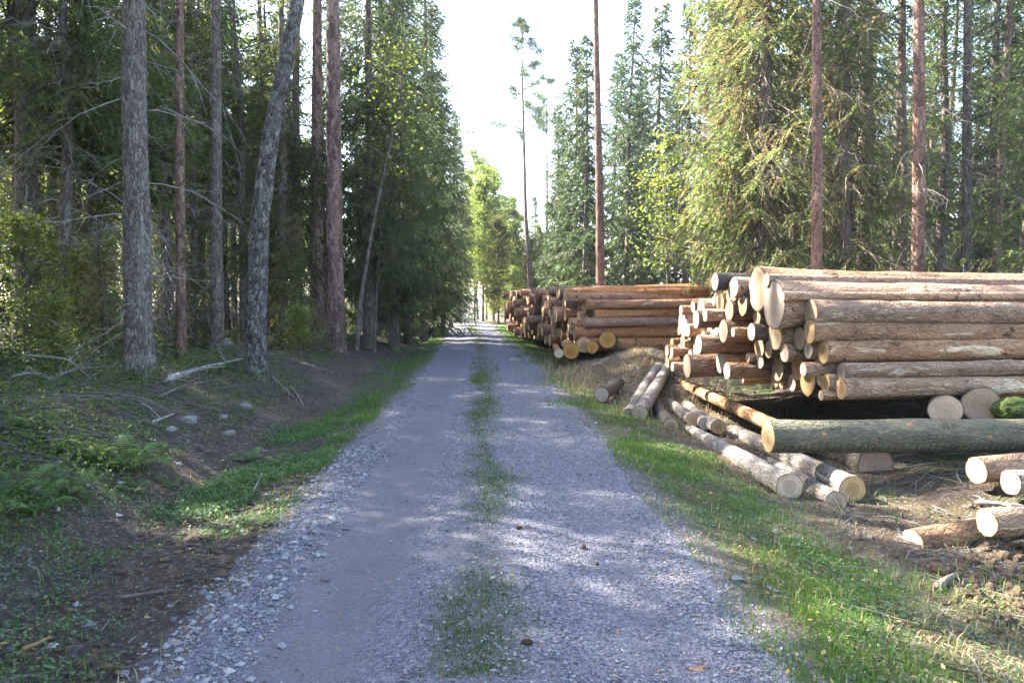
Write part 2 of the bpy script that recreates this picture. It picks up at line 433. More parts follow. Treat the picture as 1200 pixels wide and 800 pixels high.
base = mixc(base, sh * .7, (.15, .14, .14))
nx, ny = len(gx), len(gy)
idx = np.arange(nx * ny).reshape(ny, nx)
Q = np.stack([idx[:-1, :-1], idx[:-1, 1:], idx[1:, 1:], idx[1:, :-1]], -1).reshape(-1, 4)
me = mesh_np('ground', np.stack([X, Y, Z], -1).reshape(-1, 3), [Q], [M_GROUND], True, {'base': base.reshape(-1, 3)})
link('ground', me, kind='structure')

rs = np.linspace(-1.62, 1.62, 82)
ry = np.concatenate([np.arange(-12, 2, .4), np.arange(2, 13, .05), np.arange(13, 30, .2), np.arange(30, 110, .8)])
RS, RY = np.meshgrid(rs, ry)
RX = RS + xc(RY)
rag = RS + .12 * fbm(RX * 1.5, RY * 1.5, seed=51)
edge = sstep(1.30, 1.58, np.abs(rag))
RZ = H(RX, RY) + .014 - .085 * edge + .006 * fbm(RX * 9, RY * 9, seed=55)
loose = np.clip(.25 + .75 * sstep(.35, .05, np.abs(np.abs(RS) - .36)) * .5 + .6 * sstep(.98, 1.25, np.abs(RS)) + .35 * (RS > .3) + .3 * fbm(RX, RY * .6, seed=57), 0, 1)
soil = np.exp(-((RS - .02 - .1 * fbm(RX * .0, RY * .4, seed=58)) / .26) ** 2) * np.clip(.55 + .7 * fbm(RX * 1.2, RY * .8, seed=59), 0, 1)
n0, m0 = len(rs), len(ry)
idx = np.arange(n0 * m0).reshape(m0, n0)
Q = np.stack([idx[:-1, :-1], idx[:-1, 1:], idx[1:, 1:], idx[1:, :-1]], -1).reshape(-1, 4)
me = mesh_np('gravel_road', np.stack([RX, RY, RZ], -1).reshape(-1, 3), [Q], [M_ROAD], True, {'loose': loose.ravel(), 'soil': soil.ravel()})
link('gravel_road', me, kind='structure')

# loose stones on the road (nobody could count them)
def scatter_stones(n, sfun, yfun, size):
    sx = sfun(n); yy = yfun(n)
    xx = sx + xc(yy)
    r = size[0] * (size[1] / size[0]) ** (RNG.random(n) ** 2.2)
    O = np.array([[1, 0, 0], [0, 1, 0], [-1, 0, 0], [0, -1, 0], [0, 0, 1], [0, 0, -1]], float)
    T0 = np.array([[0, 1, 4], [1, 2, 4], [2, 3, 4], [3, 0, 4], [1, 0, 5], [2, 1, 5], [3, 2, 5], [0, 3, 5]])
    V = O[None] + RNG.normal(0, .22, (n, 6, 3))
    V *= np.stack([r * RNG.uniform(.7, 1.3, n), r * RNG.uniform(.6, 1.1, n), r * RNG.uniform(.45, .8, n)], -1)[:, None, :]
    a = RNG.uniform(0, 6.283, n); ca, sa = np.cos(a)[:, None], np.sin(a)[:, None]
    V = np.stack([V[..., 0] * ca - V[..., 1] * sa, V[..., 0] * sa + V[..., 1] * ca, V[..., 2]], -1)
    z = H(xx, yy) + .016 * (np.abs(sx) < 1.3) + r * .15
    V += np.stack([xx, yy, z], -1)[:, None, :]
    T = (np.arange(n)[:, None, None] * 6 + T0[None]).reshape(-1, 3)
    return V.reshape(-1, 3), T, np.repeat(RNG.random(n), 6)

def road_s(n):
    s = RNG.uniform(-1.55, 1.5, n)
    keep = RNG.random(n) < np.where(np.abs(np.abs(s) - .75) < .32, np.where(s < 0, .08, .4), 1.0)
    alt = np.where(RNG.random(n) < .62, RNG.uniform(.25, 1.5, n), RNG.normal(-1.25, .16, n))
    return np.where(keep, s, alt)
bag = Bag()
V, T, a = scatter_stones(34000, road_s, lambda n: 2.9 + 9.5 * RNG.random(n) ** 1.35, (.004, .015)); bag.add(V, T, a=a)
V, T, a = scatter_stones(6000, road_s, lambda n: RNG.uniform(9, 20, n), (.008, .016)); bag.add(V, T, a=a)
V, T, a = scatter_stones(2200, lambda n: RNG.normal(-1.35, .16, n), lambda n: 3 + 6 * RNG.random(n), (.010, .032)); bag.add(V, T, a=a)
V, T, a = scatter_stones(380, lambda n: np.where(RNG.random(n) < .5, RNG.uniform(-3.6, -1.5, n), RNG.uniform(1.5, 4.4, n)), lambda n: 3 + 8 * RNG.random(n), (.012, .04)); bag.add(V, T, a=a)
link('gravel_stones', bag.mesh('gravel_stones', [M_PEBBLE]), label='loose grey gravel strewn over the forest road', category='gravel', kind='stuff')

# ------------------------------------------------------------------ grass and ground plants
def blades(x, y, h, w, z=None, lean=.5, tint=None):
    n = len(x)
    z = H(x, y) if z is None else z
    a = RNG.uniform(0, 6.283, n); d = np.stack([np.cos(a), np.sin(a), np.zeros(n)], -1)
    side = np.stack([-np.sin(a), np.cos(a), np.zeros(n)], -1)
    b = np.stack([x, y, z - .01], -1)
    l = (RNG.random(n) * lean)[:, None]
    mid = b + np.array([0, 0, 1.]) * (h * .55)[:, None] + d * (h[:, None] * .25 * l)
    tip = b + np.array([0, 0, 1.]) * (h * (1 - .35 * l[:, 0]))[:, None] + d * (h[:, None] * .9 * l)
    ww = w[:, None]
    V = np.stack([b - side * ww, b + side * ww, mid + side * ww * .8, mid - side * ww * .8, tip], 1).reshape(-1, 3)
    i = np.arange(n)[:, None] * 5
    return V, i + np.array([[3, 2, 4]]), i + np.array([[0, 1, 2, 3]]), np.repeat(RNG.random(n) if tint is None else tint, 5)

def leaves(c, size, flat=.5, tint=None):
    """rhombic leaves at points c"""
    n = len(c)
    nrm = RNG.normal(0, 1, (n, 3)); nrm[:, 2] = np.abs(nrm[:, 2]) + flat
    nrm /= np.linalg.norm(nrm, axis=1, keepdims=True)
    t = np.cross(nrm, RNG.normal(0, 1, (n, 3))); t /= np.linalg.norm(t, axis=1, keepdims=True) + 1e-9
    b = np.cross(nrm, t)
    s = size[:, None] if hasattr(size, '__len__') else size
    V = np.stack([c - t * s, c + b * s * .55, c + t * s, c - b * s * .55], 1).reshape(-1, 3)
    return V, (np.arange(n)[:, None] * 4 + np.array([[0, 1, 2, 3]])), np.repeat(RNG.random(n) if tint is None else tint, 4)

def masked(n, s0, s1, y0, y1, thr, seed, fs=1.4, bias=None, ypow=1.6, jit=.12):
    s = RNG.uniform(s0, s1, n); y = y0 + (y1 - y0) * RNG.random(n) ** ypow
    x = s + xc(y)
    k = fbm(x * fs, y * fs * .7, seed=seed)
    if bias is not None: k = k + bias(s, y)
    m = k + RNG.normal(0, jit, n) > thr
    return x[m], y[m], s[m]

def grass_obj(name, spec, label, mat=M_GRASS, category='grass', leafspec=()):
    bag = Bag()
    for (n, s0, s1, y0, y1, thr, seed, hmin, hmax, bias, yp) in spec:
        x, y, s = masked(n, s0, s1, y0, y1, thr, seed, bias=bias, ypow=yp, jit=.34 if name == 'grass_strip' else .16)
        h = RNG.uniform(hmin, hmax, len(x)); w = .0016 + .00045 * y * .55
        V, T, Q, a = blades(x, y, h, w); bag.add(V, T, Q, a)
    for (n, s0, s1, y0, y1, thr, seed, hmax, size, bias, yp) in leafspec:
        x, y, s = masked(n, s0, s1, y0, y1, thr, seed, bias=bias, ypow=yp)
        c = np.stack([x, y, H(x, y) + RNG.uniform(.01, hmax, len(x))], -1)
        V, Q, a = leaves(c, RNG.uniform(size * .5, size, len(x)), 1.0); bag.add(V, None, Q, a, 1)
    link(name, bag.mesh(name, [mat, M_HERB]), label=label, category=category, kind='stuff')

bR = lambda s, y: -np.abs(s - (2.1 - .012 * y)) * .55 + .22
grass_obj('verge_grass', [
    (56000, 1.2, 2.75, 3.0, 13, .14, 61, .02, .065, bR, 1.3),
    (14000, 1.0, 2.7, 12, 45, -.05, 62, .04, .12, lambda s, y: -np.abs(s - 1.65) * .5 + .1, 1.3),
    (5000, 2.4, 4.6, 3.5, 12, .22, 63, .05, .16, None, 1.2),
    (500, 1.4, 3.2, 3.0, 14, .05, 66, .09, .2, None, 1.2)],
    'short green grass on the verge beside the log stacks',
    leafspec=[(20000, 1.3, 3.1, 2.8, 10, .1, 64, .045, .014, lambda s, y: -np.abs(s - 2.2) * .35 + .12, 1.3)])
grass_obj('verge_grass', [
    (24000, -2.9, -1.5, 6.2, 14, .08, 71, .03, .11, lambda s, y: -np.abs(s + 2.05 - .015 * (y - 6)) * .75 + .2 * sstep(6, 8, y), 1.1),
    (10000, -2.8, -1.3, 13, 45, .12, 72, .04, .12, lambda s, y: -np.abs(s + 1.75) * .6 + .22, 1.3),
    (6000, -3.4, -1.6, 3.0, 6.8, .16, 73, .03, .09, None, 1.1)],
    'low green grass and weeds along the forest edge of the road',
    leafspec=[(15000, -2.9, -1.6, 6.2, 11, .06, 71, .07, .02, lambda s, y: -np.abs(s + 2.1) * .5 + .15, 1.1),
              (7000, -3.2, -1.5, 3.0, 7, .12, 73, .05, .02, None, 1.1)])
grass_obj('grass_strip', [
    (120000, -.42, .46, 3.3, 17, .08, 81, .012, .06, lambda s, y: -np.abs(s - .02 - .1 * np.sin(y * 1.1)) * 3.6 + .42 + .16 * np.sin(y * 1.7 + 2.2), 1.3),
    (9000, -.3, .4, 15, 50, .02, 82, .03, .09, lambda s, y: -np.abs(s) * .9, 1.2)],
    'patchy short grass growing between the wheel tracks',
    leafspec=[(7000, -.35, .42, 3.4, 9, .0, 81, .02, .009, lambda s, y: -np.abs(s - .02 - .1 * np.sin(y * 1.1)) * 3.6 + .36 + .16 * np.sin(y * 1.7 + 2.2), 1.2)])
# dry straw on the mound and along the sunny ditch rim
bag = Bag()
n = 9000
s = RNG.normal(3.3, .75, n); y = RNG.normal(16.5, 1.7, n); x = s + xc(y)
V, T, Q, a = blades(x, y, RNG.uniform(.06, .28, n), np.full(n, .006), lean=1.2); bag.add(V, T, Q, a)
x, y, s = masked(3600, 2.3, 3.5, 3.5, 12, .0, 91); 
V, T, Q, a = blades(x, y, RNG.uniform(.02, .09, len(x)), np.full(len(x), .004), lean=1.6); bag.add(V, T, Q, a)
link('dry_grass', bag.mesh('dry_grass', [M_DRY]), label='bleached dry grass on the mound between the log stacks', category='dry grass', kind='stuff')

bag = Bag()
x, y, s = masked(1700, 1.3, 3.2, 3.0, 14, -.1, 92)
V, T, Q, a = blades(x, y, RNG.uniform(.03, .14, len(x)), np.full(len(x), .0028), lean=1.5); bag.add(V, T, Q, a)
x, y, s = masked(1100, -3.2, -1.4, 3.0, 14, 0, 93)
V, T, Q, a = blades(x, y, RNG.uniform(.03, .14, len(x)), np.full(len(x), .0028), lean=1.5); bag.add(V, T, Q, a)
link('dead_grass', bag.mesh('dead_grass', [M_DRY]), label='withered straw blades mixed into both green verges', category='dry grass', kind='stuff')
# twig litter
bag = Bag()
def twig_litter(n, s0, s1, y0, y1, lmin, lmax, r, lift=.02, ypow=1.4):
    s = RNG.uniform(s0, s1, n); y = y0 + (y1 - y0) * RNG.random(n) ** ypow; x = s + xc(y)
    L = RNG.uniform(lmin, lmax, n); a = RNG.uniform(0, 6.283, n)
    t = np.linspace(-.5, .5, 4)
    bend = RNG.normal(0, .12, (n, 1)) * (1 - 4 * t[None] ** 2)
    px = x[:, None] + np.cos(a)[:, None] * t * L[:, None] - np.sin(a)[:, None] * bend * L[:, None]
    py = y[:, None] + np.sin(a)[:, None] * t * L[:, None] + np.cos(a)[:, None] * bend * L[:, None]
    pz = H(px, py) + lift * RNG.random((n, 1)) + RNG.random((n, 1)) * .12 * (t[None] + .5) * L[:, None]
    R = np.full((n, 4), 1.0) * (r * RNG.uniform(.5, 1.3, (n, 1))) * np.array([1, .9, .75, .4])
    V, Q = tubes(np.stack([px, py, pz], -1), R)
    bag.add(V, None, Q)
twig_litter(900, -5.5, -1.7, 3.0, 16, .05, .3, .004)
twig_litter(1300, -6.5, -3.0, 6.5, 17, .06, .45, .005)
twig_litter(2600, -14, -3.8, 6, 26, .2, 1.0, .008, .08)
twig_litter(1600, 2.2, 5.5, 3.5, 18, .06, .4, .005)
twig_litter(900, 2.4, 4.6, 14, 19.5, .2, .8, .007, .15)
twig_litter(1500, 4.5, 16, 8, 30, .2, 1.0, .008, .08)
link('twig_litter', bag.mesh('twig_litter', [M_TWIG]), label='fallen twigs and slash littering banks and forest floor', category='twigs', kind='stuff')

bag = Bag()
for n_, s0, s1, y0, y1 in [(700, -6, -1.4, 3, 14), (800, 1.3, 4.5, 3, 13), (160, -1.4, 1.4, 3.2, 12)]:
    x, y, s_ = masked(n_, s0, s1, y0, y1, -9, 95)
    c_ = np.stack([x, y, H(x, y) + np.where(np.abs(s_) < 1.4, .02, RNG.uniform(.01, .05, len(x)))], -1)
    V, Q, a = leaves(c_, RNG.uniform(.008, .022, len(x)), 2.5); bag.add(V, None, Q, a)
link('leaf_litter', bag.mesh('leaf_litter', [leaf_mat('fallen_leaves', (.14, .075, .03), (.36, .25, .08), .2)]), label='fallen brown and yellow leaves strewn on road edges and banks', category='leaf litter', kind='stuff')

# leafy undergrowth of the forest floor
bag = Bag()
def under(n, s0, s1, y0, y1, thr, seed, hmax, size, yp=1.5):
    x, y, s = masked(n, s0, s1, y0, y1, thr, seed, .8, ypow=yp)
    k = np.clip(fbm(x * .8, y * .56, seed=seed) - thr + .25, .05, 1)
    c = np.stack([x, y, H(x, y) + RNG.random(len(x)) * hmax * k * 1.6], -1)
    V, Q, a = leaves(c, RNG.uniform(size * .5, size, len(x)), .8); bag.add(V, None, Q, a)
under(52000, -10, -3.1, 5.0, 15, -.22, 101, .28, .026)
under(30000, -26, -3.6, 12, 40, -.1, 102, .6, .05)
under(24000, 4.5, 26, 13, 42, -.1, 103, .6, .05)
link('undergrowth', bag.mesh('undergrowth', [M_MOSSLEAF]), label='low bilberry and moss undergrowth on the forest floor', category='undergrowth', kind='stuff')

# ------------------------------------------------------------------ logs
N_LOG = 0
def basis(d):
    d = np.asarray(d, float); d = d / np.linalg.norm(d)
    q = Vector((0, 0, 1)).rotation_difference(Vector(d))
    return q

def log_mesh(L, r0, r1, seg, seed, bow):
    nr = max(3, int(L / (.09 if seg >= 24 else .3)))
    t = np.linspace(0, 1, nr + 1)
    th = np.arange(seg) * 2 * math.pi / seg
    TT, TH = np.meshgrid(t, th, indexing='ij')
    r = r0 + (r1 - r0) * TT
    r = r * (1 + .07 * fbm(np.cos(TH) * 1.3 + seed, np.sin(TH) * 1.3, TT * L * 1.2, seed=seed % 97) + .03 * vnoise(np.cos(TH) * 3, np.sin(TH) * 3, TT * L * 4, seed=seed % 89))
    r = r * (1 + .12 * np.exp(-TT * L / .25) * (r0 > r1))
    if seg >= 24:
        rg = np.random.default_rng(seed)
        for q in range(int(L * 1.6)):
            a0, z0, w0 = rg.uniform(0, 6.283), rg.uniform(.08, .97), rg.uniform(.05, .09)
            dth = np.abs((TH - a0 + math.pi) % (2 * math.pi) - math.pi) * r0
            r = r + rg.uniform(.006, .02) * np.exp(-(dth / w0) ** 2 - ((TT - z0) * L / w0) ** 2)
        plate = fbm(np.cos(TH) * 2.2 + seed, np.sin(TH) * 2.2, TT * L * 1.1, seed=seed % 61)
        r = r - .006 * sstep(.12, .2, plate)
    bx = bow[0] * 4 * TT * (1 - TT); by = bow[1] * 4 * TT * (1 - TT)
    V = np.stack([np.cos(TH) * r + bx, np.sin(TH) * r + by, (TT - .5) * L], -1)
    idx = np.arange((nr + 1) * seg).reshape(nr + 1, seg)
    nx = np.roll(idx, -1, 1)
    Q = np.stack([idx[:-1], nx[:-1], nx[1:], idx[1:]], -1).reshape(-1, 4)
    caps = []
    for k, dz in ((0, -.003), (-1, .003)):
        ring = V[k].copy(); c = ring.mean(0)
        tilt = RNG.normal(0, .05, 2)
        in1 = c + (ring - c) * .5
        cv = np.concatenate([c + (ring - c) * .985, in1, c[None]])
        cv[:, 2] += dz
        i = np.arange(seg); j = (i + 1) % seg
        q = np.stack([i, j, j + seg, i + seg], -1); tr = np.stack([i + seg, j + seg, np.full(seg, 2 * seg)], -1)
        if k == 0: q = q[:, ::-1]; tr = tr[:, ::-1]
        caps.append((cv, tr, q))
    return V.reshape(-1, 3), Q, caps

def add_log(p0, p1, r0, r1, label, mat, group=None, seg=18, bow=.02, ends=(True, True), category='log', name='log', cap=None):
    """p0 is the end the photo shows"""
    global N_LOG
    N_LOG += 1
    p0 = np.asarray(p0, float); p1 = np.asarray(p1, float)
    d = p1 - p0; L = np.linalg.norm(d)
    b = (random.uniform(-bow, bow), random.uniform(-bow, bow))
    V, Q, caps = log_mesh(L, r0, r1, seg, N_LOG * 13, b)
    me = mesh_np('log', V, [Q], [mat], True)
    o = link(name, me, label=label, category=category, group=group, loc=(p0 + p1) / 2)
    o.rotation_mode = 'QUATERNION'; o.rotation_quaternion = basis(d)
    for k in (0, 1):
        if ends[k]:
            cv, tr, q = caps[k]
            link('sawn_end', mesh_np('sawn_end', cv, [tr, q], [cap or M_SAWN], attrs={'rn': np.array([1.0] * seg + [.5] * seg + [0.0])}), parent=o)
    return o

def px_log(f, b, rpx, Yf, Yb, label, mat, r1=None, **kw):
    """front end pixel f at depth Yf, back end pixel b at depth Yb, radius in pixels at the front"""
    r = rpx / F * Yf
    return add_log(P(f[0], f[1], Yf), P(b[0], b[1], Yb), r, (r * .85 if r1 is None else r1), label, mat, **kw)

G_D = 'logs lying along the roadside ditch'
px_log((925, 570), (797, 500), 14.8, 7.7, 12.6, 'pale mottled log nearest the road, whole round sawn end facing the viewer', M_LOG_PALE, group=G_D, seg=28)
px_log((999, 573), (828, 492), 14.6, 7.7, 13.2, 'pale log passing under the green log, thick sawn end beside bare soil', M_LOG_PALE, group=G_D, seg=28)
px_log((980, 587), (868, 522), 10.8, 7.5, 11.5, 'thinnest pale ditch log, wedged low between two thicker sawn ends', M_LOG_PALE, group=G_D, seg=24)
px_log((786, 499), (764, 466), 8.6, 11.4, 14.2, 'short dark log whose small sawn end sits left of the ditch logs', M_LOG_DARK, group=G_D)
px_log((812, 492), (776, 465), 7.6, 11.8, 14.8, 'sunlit pale log tucked behind the first small sawn end in the ditch', M_LOG_PALE, group=G_D)
px_log((826, 496), (800, 468), 7.0, 11.6, 14.6, 'slim log with half hidden sawn end between ditch logs', M_LOG_PALE, group=G_D)
px_log((750, 484), (783, 430), 8.8, 11.9, 15.6, 'upper of two logs sticking out toward the road, pale round end', M_LOG_PALE, group=G_D)
px_log((737, 487), (771, 430), 8.0, 12.1, 15.7, 'log half hidden behind the one sticking out toward the road', M_LOG_PALE, group=G_D)
px_log((1026, 545), (846, 484), 20.5, 8.8, 13.6, 'fat log with broad reddish butt end below the green log', M_LOG_DARK, cap=M_SAWN_R, group=G_D, seg=28)
px_log((938, 513), (790, 446), 9.5, 9.7, 15.4, 'long brown log running from the mound to behind the green log', M_LOG, group=G_D)
px_log((705, 462), (726, 448), 8, 13.4, 14.6, 'short mossy log lying in the verge beside the mound', M_LOG_DARK, group=G_D)
# green log, across the ditch logs
g = px_log((900, 511), (1330, 508), 19.6, 8.35, 8.75, 'greenish smooth log laid across the ditch logs, knots along its side', M_LOG_GREEN, seg=36, bow=.01, r1=.185)
def knots(o, spots):
    """small branch scars on a log: child meshes set where the sight line meets the bark"""
    from mathutils.bvhtree import BVHTree
    tree_ = BVHTree.FromPolygons([v.co.copy() for v in o.data.vertices], [list(p.vertices) for p in o.data.polygons])
    mw = o.rotation_quaternion.to_matrix().to_4x4(); mw.translation = o.location
    inv = mw.inverted(); eye = inv @ Vector((0, 0, CAM_Z))
    for (px, py, Yd, k) in spots:
        l = inv @ Vector(P(px, py, Yd))
        hit, n, _, _ = tree_.ray_cast(eye, (l - eye).normalized())
        if hit is None: continue
        t = hit; n = Vector((n.x, n.y, 0)).normalized(); u = Vector((0, 0, 1)); w = n.cross(u)
        vs, th = [], np.linspace(0, 2 * math.pi, 9)[:-1]
        for a in th: vs.append(t + (u * math.cos(a) * 1.4 + w * math.sin(a)) * k * (1 + .25 * random.random()) - n * .008)
        for a in th: vs.append(t + (u * math.cos(a) * .8 + w * math.sin(a) * .6) * k + n * .006)
        vs.append(t + n * .009)
        i = np.arange(8); j = (i + 1) % 8
        m = mesh_np('knot', np.array([tuple(v) for v in vs]), [np.stack([i + 8, j + 8, np.full(8, 16)], -1), np.stack([i, j, j + 8, i + 8], -1)], [M_SCAR], True)
        link('knot', m, parent=o)
M_SCAR = plain_mat('knot_wood', (.16, .075, .04), (.40, .20, .12), 40)
knots(g, [(966, 509, 8.2, .026), (931, 503, 8.2, .012), (987, 499, 8.2, .012), (1024, 515, 8.2, .013), (1067, 497, 8.2, .034), (1101, 512, 8.2, .013), (1160, 513, 8.25, .03), (1187, 501, 8.25, .011)])
px_log((842, 500), (792, 470), 8, 11.2, 14.6, 'pale log right of the slim one in the ditch cluster', M_LOG_PALE, group=G_D)
G_R = 'short logs at the foot of the bank'
px_log((1144, 551), (1400, 520), 15, 7.7, 8.3, 'log with reddish scraped end lying right of the bare soil', M_LOG, group=G_R, seg=26)
px_log((1184, 565), (1400, 552), 14, 7.3, 7.7, 'stubby pale log end poking out below the reddish scraped log', M_LOG_PALE, group=G_R, seg=26)
px_log((1070, 637), (1420, 573), 17, 6.3, 7.2, 'peeling orange-brown log lowest on the bare soil, rising away from the road', M_LOG, group=G_R, seg=28)
px_log((1156, 612), (1420, 585), 15.5, 6.15, 6.6, 'log resting on top of the peeling orange-brown log', M_LOG, group=G_R, seg=28)

green_ticks()
# --- packing of a stack: circles in the (y, z) plane
def pack(fixed, yl, yr, zb, zt, rfun, tries=60, maxn=400):
    C = [tuple(c) for c in fixed]
    fails = 0
    while fails < tries and len(C) < maxn:
        yhint = random.uniform(yl(0), yr(0))
        r = rfun(yhint)
        cand = [(y, zb(y) + r) for y in np.arange(yl(0) + r, yr(0) - r, .04)]
        A = np.array(C) if C else np.zeros((0, 3))
        if len(A):
            for i in range(len(A)):
                R1 = A[i, 2] + r
                near = np.nonzero((np.hypot(A[:, 0] - A[i, 0], A[:, 1] - A[i, 1]) < A[:, 2] + A[i, 2] + 2 * r) & (np.arange(len(A)) > i))[0]
                for j in near:
                    R2 = A[j, 2] + r
                    dx, dz = A[j, 0] - A[i, 0], A[j, 1] - A[i, 1]; d = math.hypot(dx, dz)
                    a = (R1 * R1 - R2 * R2 + d * d) / (2 * d); h2 = R1 * R1 - a * a
                    if h2 <= 0: continue
                    h = math.sqrt(h2)
                    mx, mz = A[i, 0] + a * dx / d, A[i, 1] + a * dz / d
                    for sg in (1, -1):
                        cand.append((mx - sg * h * dz / d, mz + sg * h * dx / d))
        cand = np.array(cand)
        zz = cand[:, 1]
        ok = np.array([yl(z) + r <= y <= yr(z) - r and z - r >= zb(y) - .005 and z + r <= zt(y) for y, z in cand])
        cand = cand[ok]
        if len(cand) and len(A):
            D = np.hypot(cand[:, None, 0] - A[None, :, 0], cand[:, None, 1] - A[None, :, 1]) - A[None, :, 2] - r
            cand = cand[(D > -.004).all(1)]
        if not len(cand):
            fails += 1; continue
        k = np.argmin(cand[:, 1] + np.random.default_rng(len(C)).random(len(cand)) * .12)
        C.append((cand[k, 0], cand[k, 1], r)); fails = 0
    return C

ORD = ['first', 'second', 'third', 'fourth', 'fifth', 'sixth', 'seventh', 'eighth', 'ninth', 'tenth', 'eleventh', 'twelfth', 'thirteenth', 'fourteenth', 'fifteenth', 'sixteenth', 'seventeenth', 'eighteenth', 'nineteenth', 'twentieth']
def ordinal(k):
    if k < 20: return ORD[k]
    tens = ['twenty', 'thirty', 'forty', 'fifty'][(k + 1) // 10 - 2] if (k + 1) // 10 < 6 else 'sixty'
    u = (k + 1) % 10
    return (tens[:-1] + 'ieth') if u == 0 else tens + '-' + ORD[u - 1]
TIER = ['bottom layer', 'second layer', 'third layer', 'fourth layer', 'fifth layer', 'sixth layer', 'top layer']

def tier_labels(C, zb, what, ht=.235):
    rows = {}
    for i, (y, z, r) in enumerate(C):
        rows.setdefault(min(6, int((z - zb(y)) / ht)), []).append(i)
    out = {}
    for t, ids in rows.items():
        ids.sort(key=lambda i: C[i][0])
        for k, i in enumerate(ids):
            r = C[i][2]
            th = 'thick' if r > .155 else 'thin' if r < .115 else 'mid-sized'
            out[i] = f'{th} log, {ordinal(k)} from the near end in the {TIER[t]} of {what}'
    return out

# --- nearer stack
def near_dir():
    return np.array([1, .11 + random.gauss(0, .012), random.gauss(0, .008)])
G_N = 'logs of the nearer stack'
front = [   # left-end pixel, radius px, depth, label
    ((986, 455), 12, 9.25, 'long log lowest on the front face of the nearer stack'),
    ((986, 435), 9.5, 9.3, 'slim log second from the bottom on the nearer stack front'),
    ((965, 412), 13, 9.45, 'bare log midway up the nearer stack front, clean pale end'),
    ((949, 388), 13.2, 9.55, 'brownish log above the middle of the nearer stack front'),
    ((950, 366), 14.6, 9.6, 'stout log third from the top on the nearer stack front'),
    ((937, 356), 13, 9.95, 'log showing only a strip below the great butt log'),
    ((907, 357), 26, 10.0, 'great butt log with the widest sawn end on the nearer stack'),
    ((888, 339), 24, 10.5, 'topmost thick log of the nearer stack'),
    ((838, 330), 9.5, 11.6, 'dark log jutting out furthest toward the road atop nearer stack'),
]
fixed = []
for (f, rp, Yd, lab) in front:
    p = P(f[0], f[1], Yd); r = rp / F * Yd
    d = near_dir(); d /= np.linalg.norm(d); L = random.uniform(4.6, 5.2)
    big = rp > 20
    add_log(p, p + d * L, r, r * (.72 if big else .9), lab, M_LOG_DARK if 'dark' in lab else M_LOG, group=G_N, seg=28, bow=.025)
    fixed.append((p[1], p[2], r))
zb = lambda y: .44 - .004 * (y - 9)
nt = lambda y: float(np.interp(y, [9, 9.6, 10.2, 11.4, 12.2, 13, 14.8], [.6, 1.75, 2.0, 1.95, 1.72, 1.62, 1.42]))
C = pack(fixed, lambda z: 9.3 + .25 * max(0, z - .4), lambda z: 15.0 - .35 * max(0, z - .4), zb, nt, lambda y: random.choice([random.uniform(.055, .09), random.uniform(.075, .115), random.uniform(.1, .14), random.uniform(.13, .2)]))
C = C[len(fixed):]
labs = tier_labels(C, zb, 'the nearer stack')
for i, (y, z, r) in enumerate(C):
    xe = 3.8 - .165 * (y - 9.3) - .28 * (z - .5) * (y < 12) + random.gauss(0, .2)
    d = near_dir(); d /= np.linalg.norm(d); L = random.uniform(4.0, 4.8)
    p = np.array([xe, y, z])
    add_log(p, p + d * L, r * 1.0, r * random.uniform(.78, .98), labs[i], random.choice([M_LOG, M_LOG, M_LOG, M_LOG_DARK]), group=G_N, seg=18, bow=.015, ends=(True, y < 10.2 or z > 1.4))
N_NEAR = len(C)
# bearers below the nearer stack, ends toward the viewer
px_log((1108, 481), (1060, 440), 17, 9.0, 15, 'bearer log under the nearer stack, hollowed yellowish end', M_LOG_DARK, cap=M_SAWN_Y, r1=.15, seg=24)
px_log((1150, 474), (1085, 438), 19, 9.15, 15, 'bearer log under the nearer stack, taller arched yellowish end', M_LOG_DARK, cap=M_SAWN_Y, r1=.15, seg=24)

# --- farther stack
G_F = 'logs of the farther stack'
fzb = lambda y: float(np.interp(y, [19, 24, 36], [.34, .26, .16]))
fzt = lambda y: float(np.interp(y, [19, 20.3, 22, 27, 36], [1.5, 1.86, 2.03, 2.0, 1.95]))
CF = pack([], lambda z: 19.6 + .25 * max(0, z - .3), lambda z: 34.5, fzb, fzt, lambda y: random.uniform(.105, .16) if y < 24 else random.uniform(.13, .185), tries=40, maxn=330)
print('near stack', len(C), 'far stack', len(CF))
CF.sort(key=lambda c: c[0])
budget = 300 - N_LOG - 8
labs = tier_labels(CF, fzb, 'the farther stack', .26)
bagb, bage = Bag(), Bag()
for i, (y, z, r) in enumerate(CF):
    s = float(np.interp(y, [19, 22, 27, 35], [2.75, 2.35, 1.95, 1.5])) + random.gauss(0, .2) - .12 * (z - 1)
    if random.random() < .08: s -= random.uniform(.1, .35)
    d = np.array([1, .16 + random.gauss(0, .03), random.gauss(.012, .012)]); d /= np.linalg.norm(d)
    p = np.array([s + float(xc(y)), y, z]); L = random.uniform(3.0, 3.7)
    if i < budget:
        add_log(p, p + d * L, r, r * random.uniform(.75, .98), labs[i], M_LOG_FAR, group=G_F, seg=12, bow=.015)
    else:
        N_LOG += 1
        V, Q, caps = log_mesh(L, r, r * .9, 8, N_LOG * 13, (0, 0))
        q = basis(d).to_matrix(); Mx = np.array(q)
        ctr = p + d * L / 2
        bagb.add(V @ Mx.T + ctr, None, Q)
        for cv, tr, qq in caps: bagb.add(cv @ Mx.T + ctr, tr, qq, m=1)
if bagb.n:
    link('distant_logs', bagb.mesh('distant_logs', [M_LOG_FAR, M_SAWN], True), label='mass of logs at the far end of the farther stack', category='logs', kind='stuff')
